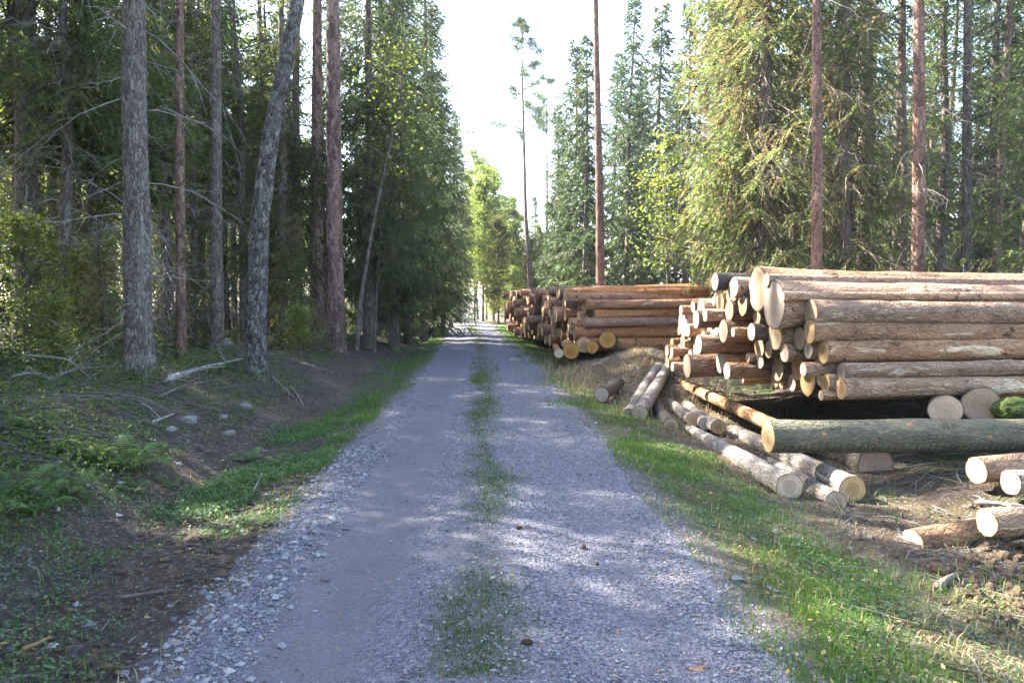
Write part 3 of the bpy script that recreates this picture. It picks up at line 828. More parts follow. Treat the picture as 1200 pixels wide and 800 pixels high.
# end-on logs at the foot of the farther stack
for k, (px, py, rp, Yd, lab) in enumerate([(669, 411, 9, 18.6, 'round log end low by the verge at the foot of farther stack'), (684, 404, 8.5, 19, 'orange log end middle of three below the farther stack'),
                                      (694, 407, 6.5, 18.8, 'small log end between two larger ones under the farther stack'), (712, 398, 9, 18.9, 'upper orange log end beside the green sapling under farther stack'),
                                      (655, 414, 5, 18.5, 'slim pale pole lying at the roadside tip of the farther stack')]):
    px_log((px, py), (px - 4, py - 8), rp, Yd, Yd + 3.4, lab, M_LOG_FAR, group='bearer logs under the farther stack', seg=16, cap=M_SAWN_Y)

# ------------------------------------------------------------------ trees
def trunk_mesh(name, pts, radii, seg=14, seed=0, flare=.6, mat=M_SPRUCE_B, rough=.05, step=.3, lobes=5):
    pts = np.asarray(pts, float); radii = np.asarray(radii, float)
    seglen = np.linalg.norm(np.diff(pts, axis=0), axis=1); cum = np.concatenate([[0], np.cumsum(seglen)])
    n = max(4, int(cum[-1] / step))
    u = np.concatenate([np.linspace(0, min(1.0, cum[-1] * .3), 8)[:-1], np.linspace(min(1.0, cum[-1] * .3), cum[-1], n)])
    C = np.stack([np.interp(u, cum, pts[:, k]) for k in range(3)], -1)
    # smooth the centre line
    for _ in range(3):
        C[1:-1] = .25 * C[:-2] + .5 * C[1:-1] + .25 * C[2:]
    R = np.interp(u, cum, radii)
    th = np.arange(seg) * 2 * math.pi / seg
    U, TH = np.meshgrid(u, th, indexing='ij')
    r = R[:, None] * (1 + rough * fbm(np.cos(TH) * 2 + seed, np.sin(TH) * 2, U * 2, seed=seed % 71))
    r = r * (1 + flare * np.exp(-U / .22) * (1 + .45 * np.cos(lobes * TH + seed)))
    V = np.stack([C[:, None, 0] + np.cos(TH) * r, C[:, None, 1] + np.sin(TH) * r, np.broadcast_to(C[:, None, 2], r.shape)], -1)
    idx = np.arange(len(u) * seg).reshape(len(u), seg); nx = np.roll(idx, -1, 1)
    Q = np.stack([idx[:-1], nx[:-1], nx[1:], idx[1:]], -1).reshape(-1, 4)
    return mesh_np(name, V.reshape(-1, 3), [Q], [mat], True)

def needles(bag, S, D, L, tint, step, nl, nw, m=0):
    k = np.maximum(2, np.ceil(L / step).astype(int))
    i = np.repeat(np.arange(len(S)), k)
    off = np.arange(len(i)) - np.repeat(np.cumsum(k) - k, k)
    t = (off + RNG.random(len(i)) * .8) / k[i]
    d = D[i]; p = S[i] + d * (t * L[i])[:, None]
    p[:, 2] -= (t ** 2 * L[i] * .25)
    rnd = RNG.normal(0, 1, (len(i), 3)); rnd[:, 2] *= .6
    side = rnd - d * (rnd * d).sum(1, keepdims=True)
    side /= np.linalg.norm(side, axis=1, keepdims=True) + 1e-9
    a = np.cross(d, side)
    tip = p + d * nl * .75 + side * (nl * .6 * (1.1 - .5 * t))[:, None]
    b1 = p - side * nw * .3 + a * nw * .5; b2 = p + side * nw * .1 - a * nw * .5 - d * nw * .4
    V = np.stack([b1, b2, tip], 1).reshape(-1, 3)
    T = np.arange(len(i) * 3).reshape(-1, 3)
    bag.add(V, T, a=np.repeat(np.clip(tint[i] + RNG.normal(0, .12, len(i)), 0, 1), 3), m=m)

def spruce_crown(name, Ht, zb, R, seed, step, nl, nw, mat, whorl=.42, droop=.45, dens=1.0, shape=.75, twig_gap=.14, nbr=5):
    rng = np.random.default_rng(seed)
    bag = Bag()
    BS, BE, BL, BD, BZ = [], [], [], [], []
    z = zb
    while z < Ht - .2:
        f = (z - zb) / (Ht - zb)
        Lm = R * (1 - f) ** shape * (min(1, .55 + 2.2 * f) if zb > 1 else 1)
        for b in range(nbr + rng.integers(-1, 2)):
            if rng.random() > dens: continue
            a = rng.uniform(0, 6.283); L = max(.25, Lm * rng.uniform(.6, 1.12))
            pitch = .35 * f - .38 * (1 - f) + rng.normal(0, .1)
            BS.append((0, 0, z + rng.uniform(-.15, .15))); BL.append(L); BD.append((math.cos(a), math.sin(a), pitch)); BZ.append(f)
        z += whorl * rng.uniform(.7, 1.3) * (1 - .4 * f)
    BS = np.array(BS); BL = np.array(BL); BD = np.array(BD); BZ = np.array(BZ)
    N = len(BS)
    K = 6
    t = np.linspace(0, 1, K)
    PL = BS[:, None, :] + BD[:, None, :] * (t[None, :, None] * BL[:, None, None])
    PL[:, :, 2] += BL[:, None] * (-.22 * (1 - BZ)[:, None] * np.sin(t * 2.2)[None] + .16 * (t ** 3)[None])
    RR = (.006 + .011 * BL)[:, None] * (1 - .85 * t)[None]
    V, Q = tubes(PL, RR); bag.add(V, None, Q, m=1)
    # twigs
    S, D, L, TI = [], [], [], []
    for b in range(N):
        n = max(3, int(BL[b] / twig_gap))
        tt = (np.arange(n) + rng.random(n)) / n * .88 + .12
        pos = np.stack([np.interp(tt, t, PL[b, :, k]) for k in range(3)], -1)
        hd = BD[b] * np.array([1, 1, 0]); hd /= np.linalg.norm(hd)
        sd = np.array([-hd[1], hd[0], 0])
        sg = np.where(np.arange(n) % 2, 1, -1) * rng.uniform(.35, 1.0, n)
        dd = sd[None] * sg[:, None] + hd[None] * rng.uniform(.25, .7, n)[:, None]
        dd[:, 2] -= droop * rng.uniform(.4, 1.7, n) * (1 - .6 * BZ[b])
        dd /= np.linalg.norm(dd, axis=1, keepdims=True)
        ll = (BL[b] * .46 * (1.05 - .75 * tt) + .16) * rng.uniform(.6, 1.25, n)
        S.append(pos); D.append(dd); L.append(ll); TI.append(np.full(n, rng.uniform(.1, .9)) * .7 + tt * .3)
        S.append(PL[b, -2][None]); D.append(((PL[b, -1] - PL[b, -2]) / (np.linalg.norm(PL[b, -1] - PL[b, -2]) + 1e-9))[None]); L.append(np.array([BL[b] * .22 + .1])); TI.append(np.array([.8]))
    S = np.concatenate(S); D = np.concatenate(D); L = np.concatenate(L); TI = np.concatenate(TI)
    needles(bag, S, D, L, TI, step, nl, nw)
    return bag.mesh(name, [mat, M_BRANCH])

def dead_branches(name, z0, z1, n, lmin, lmax, seed, r_trunk, mat=M_TWIG, sub=7, droop=.35, moss=False):  # dead lower branches along the bare stem, in one mesh
    rng = np.random.default_rng(seed)
    K = 5; t = np.linspace(0, 1, K)
    a = rng.uniform(0, 6.283, n); z = rng.uniform(z0, z1, n); L = rng.uniform(lmin, lmax, n) * rng.uniform(.4, 1, n)
    D = np.stack([np.cos(a), np.sin(a), rng.normal(-.12, .18, n)], -1)
    PL = np.stack([np.zeros(n), np.zeros(n), z], -1)[:, None, :] + D[:, None, :] * (t[None, :, None] * L[:, None, None])
    PL[:, :, 2] -= droop * L[:, None] * (t ** 2)[None]
    PL[:, 1:-1] += rng.normal(0, .03, (n, K - 2, 3))
    bag = Bag()
    V, Q = tubes(PL, (.004 + .007 * L)[:, None] * (1 - .8 * t)[None]); bag.add(V, None, Q)
    i = np.repeat(np.arange(n), sub); tt = rng.uniform(.25, 1, n * sub)
    k = np.minimum((tt * (K - 1)).astype(int), K - 2); f = tt * (K - 1) - k
    p = PL[i, k] * (1 - f)[:, None] + PL[i, k + 1] * f[:, None]
    dd = D[i] * .6 + rng.normal(0, .55, (n * sub, 3)); dd[:, 2] -= .25
    l2 = L[i] * rng.uniform(.12, .4, n * sub)
    P2 = np.stack([p, p + dd * (l2 * .55)[:, None], p + dd * l2[:, None] - np.array([0, 0, 1]) * (l2 * .2)[:, None]], 1)
    V, Q = tubes(P2, np.array([[.0035, .0025, .001]]) * np.ones((n * sub, 1))); bag.add(V, None, Q)
    return bag.mesh(name, [mat])

def pine_crown(name, z0, Ht, R, seed, size, mat=M_PINE_N, n=34):
    rng = np.random.default_rng(seed)
    bag = Bag(); K = 5; t = np.linspace(0, 1, K)
    z = z0 + (Ht - z0) * rng.random(n) ** .8; f = (z - z0) / (Ht - z0)
    a = rng.uniform(0, 6.283, n); L = R * (1 - .75 * f) * rng.uniform(.45, 1.1, n)
    D = np.stack([np.cos(a), np.sin(a), rng.uniform(-.1, .55, n)], -1)
    PL = np.stack([0 * z, 0 * z, z], -1)[:, None] + D[:, None] * (t[None, :, None] * L[:, None, None])
    PL[:, 1:] += rng.normal(0, .08, (n, K - 1, 3)) * L[:, None, None] * .5
    V, Q = tubes(PL, (.012 + .018 * L)[:, None] * (1 - .8 * t)[None]); bag.add(V, None, Q, m=1)
    m = 9
    i = np.repeat(np.arange(n), m); tt = rng.uniform(.45, 1.05, n * m)
    p = PL[i, 0] + (PL[i, -1] - PL[i, 0]) * tt[:, None] + rng.normal(0, .12, (n * m, 3)) * L[i][:, None] * .6
    # tufts: needles radiating
    q = 26
    j = np.repeat(np.arange(n * m), q)
    dirn = rng.normal(0, 1, (len(j), 3)); dirn[:, 2] += .5; dirn /= np.linalg.norm(dirn, axis=1, keepdims=True)
    c = p[j] + dirn * (rng.random(len(j)) * size * 1.2)[:, None]
    s2 = np.cross(dirn, rng.normal(0, 1, (len(j), 3))); s2 /= np.linalg.norm(s2, axis=1, keepdims=True)
    w = size * .09
    V = np.stack([c - s2 * w, c + s2 * w, c + dirn * size], 1).reshape(-1, 3)
    bag.add(V, np.arange(len(j) * 3).reshape(-1, 3), a=np.repeat(rng.random(n * m), q * 3))
    return bag.mesh(name, [mat, M_BRANCH])

def leafy(name, Ht, z0, R, seed, leaf, nb, per, mat, spread=.35):
    """broad-leaved crown: limbs rising from the stem with leaf sprays"""
    rng = np.random.default_rng(seed)
    bag = Bag(); K = 5; t = np.linspace(0, 1, K)
    z = z0 + (Ht - z0) * rng.random(nb); f = (z - z0) / (Ht - z0)
    a = rng.uniform(0, 6.283, nb); L = R * (1 - .6 * f) * rng.uniform(.4, 1.15, nb)
    D = np.stack([np.cos(a), np.sin(a), rng.uniform(.0, .8, nb)], -1)
    PL = np.stack([0 * z, 0 * z, z], -1)[:, None] + D[:, None] * (t[None, :, None] * L[:, None, None])
    PL[:, 1:] += rng.normal(0, .07, (nb, K - 1, 3)) * L[:, None, None]
    V, Q = tubes(PL, (.004 + .009 * L)[:, None] * (1 - .8 * t)[None]); bag.add(V, None, Q, m=1)
    i = np.repeat(np.arange(nb), per); tt = rng.random(nb * per) ** .6
    k = np.minimum((tt * (K - 1)).astype(int), K - 2); ff = tt * (K - 1) - k
    p = PL[i, k] * (1 - ff)[:, None] + PL[i, k + 1] * ff[:, None] + rng.normal(0, 1, (nb * per, 3)) * (spread * L[i] * (.2 + .5 * tt))[:, None] * np.array([1, 1, .55])
    V, Q, tn = leaves(p, rng.uniform(leaf * .6, leaf * 1.1, nb * per), .5, np.clip(np.repeat(rng.random(nb), per) * .7 + rng.random(nb * per) * .3, 0, 1))
    bag.add(V, None, Q, tn)
    return bag.mesh(name, [mat, M_BRANCH])

def tree(name, loc, parts, label, category='tree', group=None, rot=None, sc=1.0):
    e = link(name, None, label=label, category=category, group=group, loc=loc)
    e.rotation_euler = (random.gauss(0, .012), random.gauss(0, .012), random.uniform(0, 6.28) if rot is None else rot)
    e.scale = (sc, sc, sc * random.uniform(.95, 1.05))
    for pn, me in parts:
        link(pn, me, parent=e)
    return e

def straight(name, Ht, r, mat, seed, seg=12, flare=.5):
    wob = np.random.default_rng(seed).normal(0, .05, (6, 2)); wob[0] = 0
    hs = np.linspace(-.25, Ht, 6)
    return trunk_mesh(name, [(wob[k, 0], wob[k, 1], hs[k]) for k in range(6)], [r, r * .93, r * .78, r * .6, r * .35, r * .06], seg, seed, flare, mat)

# prototypes
NEARSP = []
for k, (Ht, zb_, R, dr, mat) in enumerate([(15, 1.2, 1.9, .6, M_NEEDLE), (14, 2.2, 2.1, .7, M_NEEDLE), (15.5, .7, 1.7, .5, M_NEEDLE)]):
    NEARSP.append([('trunk', straight('trunk', Ht, .17, M_SPRUCE_B, 200 + k)),
                   ('crown', spruce_crown('crown', Ht, zb_, R, 300 + k, .026, .10, .034, M_NEEDLE_MID if k != 2 else mat, .33, dr, .88, twig_gap=.085, nbr=6)),
                   ('dead_branches', dead_branches('dead_branches', .5, 5.5, 60, .6, 1.7, 400 + k, .15))])
SPARSE = []
for k, (Ht, zb_, R, dr) in enumerate([(13, 1.8, 1.9, .7), (14, .8, 1.8, .6), (12, 2.4, 2.1, .8)]):
    SPARSE.append([('trunk', straight('trunk', Ht, .15, M_SPRUCE_B, 210 + k)),
                   ('crown', spruce_crown('crown', Ht, zb_, R, 310 + k, .03, .10, .032, M_NEEDLE_GLOW, .40, dr, .68, twig_gap=.09, nbr=5)),
                   ('dead_branches', dead_branches('dead_branches', .5, 7, 90, .6, 1.8, 410 + k, .15))])
HIGH = []
for k, (Ht, zb_, R) in enumerate([(12, 5.2, 2.0), (12.5, 6.0, 1.9), (12, 4.4, 2.0)]):
    HIGH.append([('trunk', straight('trunk', Ht, .13, M_SPRUCE_B, 215 + k)),
                 ('crown', spruce_crown('crown', Ht, zb_, R, 315 + k, .028, .11, .036, M_NEEDLE_GLOW, .36, .6, .82, twig_gap=.09, nbr=6)),
                 ('dead_branches', dead_branches('dead_branches', .5, 6.5, 130, .6, 2.0, 415 + k, .13, M_GREYTWIG))])
SUNSP = []
for k, (Ht, zb_, R) in enumerate([(17, 1.6, 2.3), (16, 2.4, 2.1)]):
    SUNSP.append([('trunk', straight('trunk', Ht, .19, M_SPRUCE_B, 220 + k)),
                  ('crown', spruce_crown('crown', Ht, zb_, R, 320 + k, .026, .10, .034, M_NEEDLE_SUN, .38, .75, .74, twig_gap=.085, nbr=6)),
                  ('dead_branches', dead_branches('dead_branches', .8, 9, 170, .8, 2.4, 420 + k, .15, M_SUNTWIG))])
FARSP = []
for k, (Ht, zb_, R) in enumerate([(16, 1.5, 2.1), (18, 3.0, 2.1), (14, 1.0, 1.9), (17, 4, 2.1)]):
    FARSP.append([('trunk', straight('trunk', Ht, .16, M_SPRUCE_B, 240 + k, 8)),
                  ('crown', spruce_crown('crown', Ht, zb_, R, 340 + k, .05, .20, .07, M_NEEDLE, .42, .5, .88, twig_gap=.15, nbr=6))])
POLE = []
for k, Ht in enumerate((17, 16)):
    POLE.append([('trunk', straight('trunk', Ht, .12, M_SPRUCE_B if k else M_PINE_B, 260 + k, 10)),
                 ('crown', spruce_crown('crown', Ht, 8.5 + k, 1.3, 360 + k, .04, .13, .05, M_NEEDLE, .45, .4, .8, twig_gap=.14)),
                 ('dead_branches', dead_branches('dead_branches', .8, 9, 130, .5, 1.5, 440 + k, .12))])
YOUNG = []
for k, (Ht, R) in enumerate([(3.2, .95), (5.0, 1.2)]):
    YOUNG.append([('trunk', straight('trunk', Ht, .045, M_BRANCH, 270 + k, 8, .2)),
                  ('crown', spruce_crown('crown', Ht, .25, R, 370 + k, .022, .065, .024, M_NEEDLE_SUN, .22, .25, .95, .8, .07, 6))])
BIRCH = []
for k, (Ht, z0, R, m) in enumerate([(11, 2.5, 2.2, M_LEAF), (9, 1.5, 2.0, M_LEAF_Y), (13, 3.5, 2.6, M_LEAF)]):
    BIRCH.append([('trunk', straight('trunk', Ht, .09, M_BIRCH_B, 280 + k, 8, .2)),
                  ('crown', leafy('crown', Ht, z0, R, 380 + k, .10, 130, 95, m))])
SHRUB = []
for k, (Ht, R, m) in enumerate([(2.6, 1.1, M_LEAF), (1.8, .9, M_LEAF_Y), (3.6, 1.4, M_LEAF)]):
    SHRUB.append([('stem', straight('stem', Ht, .025, M_BRANCH, 290 + k, 6, .1)),
                  ('crown', leafy('crown', Ht, .3, R, 390 + k, .045, 60, 55, m, .5))])

def gp(px, Yd, dz=-.03):
    x = (px - 600) / F * Yd
    return (x, Yd, hz(x, Yd) + dz)

# --- hero trunks, left
def hero(name, pxs, Yd, wpx, Ht, mat, label, seed, flare=.6, seg=24, crown=None, dead=None, group=None, rough=.06, lobes=5, leanx=0.0):
    """pxs: list of (px, py) up the trunk; wpx trunk width in px"""
    base = np.array(gp(pxs[0][0], Yd))
    pts = [(0, 0, -.15)]
    for (px, py) in pxs[1:]:
        p = P(px, py, Yd) - base; pts.append((p[0], 0, p[2]))
    top = np.array(pts[-1]); prev = np.array(pts[-2])
    r = wpx / F * Yd / 2
    if Ht > top[2] + 1:
        d = (top - prev); d /= d[2]
        pts.append(tuple(top + d * (Ht - top[2]) * np.array([.3, 0, 1])))
    rad = [r * (1 - .8 * max(0, p[2]) / Ht) for p in pts]
    parts = [('trunk', trunk_mesh('trunk', pts, rad, seg, seed, flare, mat, rough, .2, lobes))]
    e = tree(name, base, parts, label, group=group, rot=0.0)
    e.rotation_euler = (0, 0, 0); e.scale = (1, 1, 1)
    off = np.interp([6.0], [p[2] for p in pts], [p[0] for p in pts])[0]
    if crown is not None:
        o = link('crown', crown, parent=e); o.location = (np.interp(Ht * .8, [p[2] for p in pts], [p[0] for p in pts]), 0, 0)
    if dead is not None:
        o = link('dead_branches', dead, parent=e); o.location = (np.interp(3, [p[2] for p in pts], [p[0] for p in pts]), 0, 0)
    return e

def hi_crown(Ht, zb_, R, seed):
    return spruce_crown('crown', Ht, zb_, R, seed, .045, .14, .05, M_NEEDLE, .5, .4, .75, twig_gap=.16)

hero('spruce_tree', [(163, 455), (162, 380), (160, 250), (157, 100), (157, 0)], 11.2, 32, 19, M_SPRUCE_MOSS, 'big grey spruce trunk with flared mossy foot on the bank', 11, .75, 32, hi_crown(19, 11, 1.6, 501), dead_branches('dead_branches', .8, 7, 46, .6, 1.8, 511, .2, M_GREYTWIG))
hero('spruce_tree', [(31, 400), (31, 250), (30, 0)], 16.5, 29, 19, M_SPRUCE_B, 'dark thick spruce trunk beside the sunlit yellow-green leaves', 12, .4, 20, hi_crown(19, 9, 2, 502), dead_branches('dead_branches', .8, 9, 70, .6, 2, 512, .2, M_GREYTWIG))
hero('pine_tree', [(211, 428), (211, 250), (211, 0)], 14.5, 12.5, 15, M_RED_B, 'thin reddish trunk behind the big grey spruce', 13, .3, 14, hi_crown(15, 9, 1.0, 503), dead_branches('dead_branches', .8, 8, 60, .4, 1.2, 513, .1))
hero('spruce_tree', [(254, 412), (253, 250), (253, 0)], 16.8, 16.5, 17, M_SPRUCE_B, 'slender straight grey trunk between the reddish and the leaning trunk', 14, .4, 16, hi_crown(17, 11, 1.2, 504), dead_branches('dead_branches', .8, 9, 80, .5, 1.5, 514, .14))
hero('leaning_tree', [(299, 446), (300, 380), (304, 260), (317, 160), (335, 70), (350, 0)], 13.6, 26, 13, M_BIRCH_B, 'leaning curved grey tree with cracked scaly bark at the bank edge', 15, .35, 28, leafy('crown', 13.2, 9.5, 1.3, 505, .05, 50, 40, M_LEAF, .4), None, rough=.1)
hero('pine_tree', [(394, 412), (392, 300), (391, 150), (390, 0)], 20, 22, 20, M_PINE_B, 'tall pinkish pine trunk right of the leaning tree', 16, .35, 22, pine_crown('crown', 14, 20, 2.0, 506, .14), dead_branches('dead_branches', 2, 13, 26, .4, 1.2, 516, .15))
hero('pine_tree', [(371, 406), (371, 250), (372, 0)], 22, 17, 18, M_PINE_B, 'darker pine trunk half behind the pinkish pine', 17, .35, 16, pine_crown('crown', 13, 18, 1.6, 507, .14), dead_branches('dead_branches', 2, 12, 40, .4, 1.4, 517, .15))
hero('rowan_tree', [(416, 400), (424, 340), (436, 270), (450, 200), (468, 130)], 21, 6, 8.5, M_SPRUCE_B, 'slim curving pale stem with loose leaves left of the road', 18, .2, 10, leafy('crown', 8.2, 4.6, 2.1, 508, .06, 34, 36, M_LEAF, .4))
hero('rowan_tree', [(438, 398), (441, 340), (446, 280), (452, 200)], 22.5, 4.5, 7.5, M_SPRUCE_B, 'thinnest pale stem standing beside the curving one', 19, .2, 10, leafy('crown', 7.4, 4, 1.4, 509, .055, 36, 40, M_LEAF, .4))
# --- hero trunks, right
hero('pine_tree', [(958, 340), (958, 200), (957, 60), (957, -60)], 16.0, 14.5, 18, M_RED_B, 'bare red-brown trunk rising just behind the nearer stack', 21, .2, 16, hi_crown(18, 12, 1.3, 521), dead_branches('dead_branches', 2, 11, 60, .5, 1.8, 531, .1))
hero('spruce_tree', [(1077, 340), (1077, 200), (1077, 60), (1076, -60)], 17.0, 17, 19, M_RED_B, 'straight brown trunk lit on one side behind the nearer stack', 22, .2, 16, hi_crown(19, 11, 1.6, 522), dead_branches('dead_branches', 1.5, 10, 90, .5, 1.9, 532, .14))
hero('spruce_tree', [(1133, 340), (1133, 200), (1134, 0)], 20.0, 13, 19, M_SPRUCE_B, 'thinner grey-brown trunk standing behind the half lit brown trunk', 23, .2, 14, hi_crown(19, 9, 1.7, 523), dead_branches('dead_branches', 1.5, 10, 90, .5, 1.9, 533, .14))
hero('spruce_tree', [(1015, 340), (1015, 200), (1015, 0)], 21.0, 22, 19, M_SPRUCE_B, 'broad shaded spruce trunk between the red and the brown trunks', 24, .2, 16, hi_crown(19, 7, 2.2, 524), dead_branches('dead_branches', 1, 9, 110, .6, 2.2, 534, .2))
hero('pine_tree', [(704, 370), (703, 250), (699, 60), (697, -60)], 31.0, 11.5, 21, M_RED_B, 'tall lone red pine trunk behind the farther stack', 25, .2, 16, pine_crown('crown', 13.5, 21, 2.4, 525, .2), dead_branches('dead_branches', 8, 14, 12, .6, 2.6, 535, .15))
hero('pine_tree', [(624, 372), (616, 250), (612, 90)], 58.0, 6, 21, M_PINE_B, 'spindly tall pine against the white sky, nearer the road', 26, .1, 8, pine_crown('crown', 13, 21.5, 3.2, 526, .26, n=26))
hero('pine_tree', [(641, 372), (641, 250), (641, 120)], 66.0, 4.5, 19.5, M_PINE_B, 'thinnest distant pine against the sky, next to the spindly pine', 27, .1, 8, pine_crown('crown', 13, 20, 2.8, 527, .26, n=20))

# --- spruces of the left roadside mass
LG = 'dark spruces crowding the left roadside'
for k, (px, Yd, v, sc) in enumerate([(432, 23, 1, 1.0), (462, 25.5, 0, 1.02), (440, 29, 2, .95), (478, 29, 1, 1.0), (496, 32, 0, 1.05), (508, 36, 2, 1.1), (518, 42, 1, 1.0), (528, 48, 0, .92), (538, 55, 2, .9), (470, 36, 2, 1.0), (400, 27, 0, .95)]):
    tree('spruce_tree', gp(px, Yd), NEARSP[v], f'dark drooping spruce, {ordinal(k)} of the roadside row beyond the pinkish pine' if k < 9 else ('dark spruce standing behind the roadside spruce row' if k == 9 else 'dark spruce filling the gap behind the two pine trunks'), group=LG, sc=sc)
# --- forest interior left
IG = 'spruces inside the left forest'
spots = [(65, 21, 0), (112, 18, 1), (196, 22, 0), (238, 25, 1), (285, 21, 2), (333, 21, 0), (345, 26, 1), (150, 29, 0), (310, 33, 2), (260, 35, 0), (120, 42, 2), (380, 34, 1), (172, 27, 2), (318, 27, 0)]
for px, Yd, v in spots:
    tree('spruce_tree', gp(px, Yd), SPARSE[v], 'shaggy dark spruce in the forest behind the big left trunks', group=IG, sc=random.uniform(.85, 1.02))
for px, Yd, v, sc in [(-30, 21, 1, .8), (15, 31, 0, .8), (75, 26, 1, .75), (135, 34, 0, .9), (205, 31, 1, .8), (245, 40, 0, .9), (300, 38, 1, .8), (350, 40, 0, .8), (-20, 30, 2, .7), (60, 40, 0, 1)]:
    tree('birch_tree', gp(px, Yd), BIRCH[v], 'glowing yellow-green broadleaf tree behind the left forest trunks', group='broadleaf trees inside the left forest', sc=sc)
# spruce rows added and sized to shade the road, mostly left of the view
rr = random.Random(5)
for x0, y0, y1, dy in [(-6.9, -4, 9.4, 1.25), (-8.8, -5, 13, 1.3), (-10.8, -4, 14.5, 1.5), (-8.9, 16.2, 30, 2.1), (-10.9, 15.0, 31, 2.2), (-12.9, 9.5, 19.5, 1.6)]:
    y = y0
    while y < y1:
        x = x0 + rr.uniform(-.45, .45); h = (2.6 - x) * .985 + rr.uniform(-.35, .3)
        inside = y > 13.5
        gap = not inside and (7.9 if x > -8 else 9.0) < y < 12.2 and x > -12
        if x < -12 and 11.2 < y < 13.4:
            y += dy; continue
        tree('spruce_tree', (x, y, hz(x, y) - .05), (HIGH[rr.randrange(3)] if inside or x < -12 else POLE[rr.randrange(2)] if gap else NEARSP[rr.choice((0, 2))]), 'half-grown spruce in the forest rows behind the nearest left trunks' if inside else ('bare-stemmed spruce added with a high crown to let sun beneath' if gap else 'bushy unseen spruce added along the near roadside for shade'), group='half-grown spruces behind the left trunks' if inside else 'added spruces shading the near road', sc=h / (12.2 if inside or x < -12 else 16.3 if gap else 15))
        y += dy * rr.uniform(.8, 1.2)
PG = 'bare pole trees inside the left forest'
for px, Yd in [(52, 24), (120, 26), (190, 27), (228, 21), (275, 28), (312, 24), (350, 22), (420, 33)]:
    tree('spruce_tree', gp(px, Yd), POLE[random.randrange(2)], 'slender bare-stemmed tree deep among the left forest trunks', group=PG, sc=random.uniform(.85, 1.1))
# --- right forest
RG = 'pale sunlit spruces behind the nearer stack'
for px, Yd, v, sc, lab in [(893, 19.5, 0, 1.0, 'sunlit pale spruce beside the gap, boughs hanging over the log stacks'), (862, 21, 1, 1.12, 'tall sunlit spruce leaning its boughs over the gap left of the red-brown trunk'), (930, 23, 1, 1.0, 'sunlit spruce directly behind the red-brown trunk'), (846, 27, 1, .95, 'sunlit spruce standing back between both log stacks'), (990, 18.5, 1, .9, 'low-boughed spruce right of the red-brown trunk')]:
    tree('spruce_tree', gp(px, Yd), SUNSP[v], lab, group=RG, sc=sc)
RI = 'spruces inside the right forest'
for px, Yd, v in [(1045, 24, 0), (1100, 22, 1), (1160, 23, 2), (1200, 19, 0), (1250, 16, 1), (960, 29, 2), (1020, 32, 1), (1080, 33, 0), (1140, 34, 1), (1190, 30, 0), (1290, 22, 2), (900, 34, 0), (1340, 27, 1), (870, 40, 2)]:
    tree('spruce_tree', gp(px, Yd), (NEARSP if v == 2 else SPARSE)[v], 'shaded spruce in the forest behind the trunks of the nearer stack', group=RI, sc=random.uniform(.85, 1.05))
RP = 'bare pole trees inside the right forest'
for px, Yd in [(985, 26), (1052, 21), (1100, 28), (1125, 27), (1165, 21), (1185, 26), (1150, 31), (1210, 24), (940, 31), (1010, 36), (1065, 38), (1180, 38), (1230, 32)]:
    tree('spruce_tree', gp(px, Yd), POLE[random.randrange(2)], 'slender bare-stemmed tree deep among the right forest trunks', group=RP, sc=random.uniform(.85, 1.1))
# --- middle distance
MG = 'tall spruces behind the farther stack'
for px, Yd, v, sc, lab in [(672, 42, 0, .95, 'grey-green tall spruce left of the lone red pine'), (733, 43, 1, 1.0, 'pointed tall spruce right of the lone red pine'), (768, 40, 2, 1.15, 'dense dark spruce next to the pointed one'), (655, 47, 2, .9, 'grey-green spruce at the outer edge of the sky gap'), (686, 37, 2, .95, 'dense spruce close left of the lone red pine'), (748, 46, 2, 1.0, 'dense spruce between the pointed and the dark one'), (716, 52, 3, 1.0, 'spruce seen just behind the lone red pine'), (752, 56, 1, 1.0, 'spruce in the second row behind the pointed one'), (800, 38, 0, .95, 'spruce behind the pale leafed young tree'), (688, 60, 2, 1.0, 'spruce in the second row left of the lone red pine'), (790, 52, 3, 1.0, 'bare-stemmed spruce back between dark spruce and sunlit boughs'), (655, 64, 2, .95, 'small spruce beside the thinnest distant pine'), (600, 72, 2, .8, 'short far spruce left of the spindly pine'), (626, 76, 0, .75, 'short far spruce right of the spindly pine'), (828, 46, 1, 1.0, 'spruce behind the right end of the farther stack')]:
    tree('spruce_tree', gp(px, Yd), FARSP[v], lab, group=MG, sc=sc)
BG = 'light green broadleaf trees beyond the road crest'
for px, Yd, v, sc in [(566, 58, 0, 1.0), (578, 62, 2, .95), (584, 54, 1, .8), (560, 70, 2, 1.1), (606, 82, 1, 1.1), (596, 66, 0, .9), (632, 78, 0, .7), (660, 80, 1, .8), (648, 70, 1, .55), (690, 76, 0, .7), (720, 68, 1, .6), (755, 72, 0, .7), (600, 62, 1, .45), (618, 66, 0, .4), (640, 58, 1, .45), (668, 56, 0, .42), (580, 56, 1, .42), (592, 58, 1, .75), (606, 62, 0, .6), (622, 60, 1, .65), (634, 66, 2, .55), (652, 60, 1, .6), (676, 64, 0, .6), (700, 58, 1, .55), (556, 62, 2, .9), (570, 72, 0, 1.2)]:
    tree('birch_tree', gp(px, Yd), BIRCH[v], 'bright yellow-green broadleaf tree beyond the road crest', group=BG, sc=sc)
tree('young_maple_tree', gp(782, 29), [('trunk', straight('trunk', 6.8, .06, M_BIRCH_B, 299, 8, .2)), ('crown', leafy('crown', 7.0, 2.2, 2.0, 399, .085, 60, 34, M_LEAF_Y, .4))], 'slim young tree with pale yellowing leaves behind the farther stack')
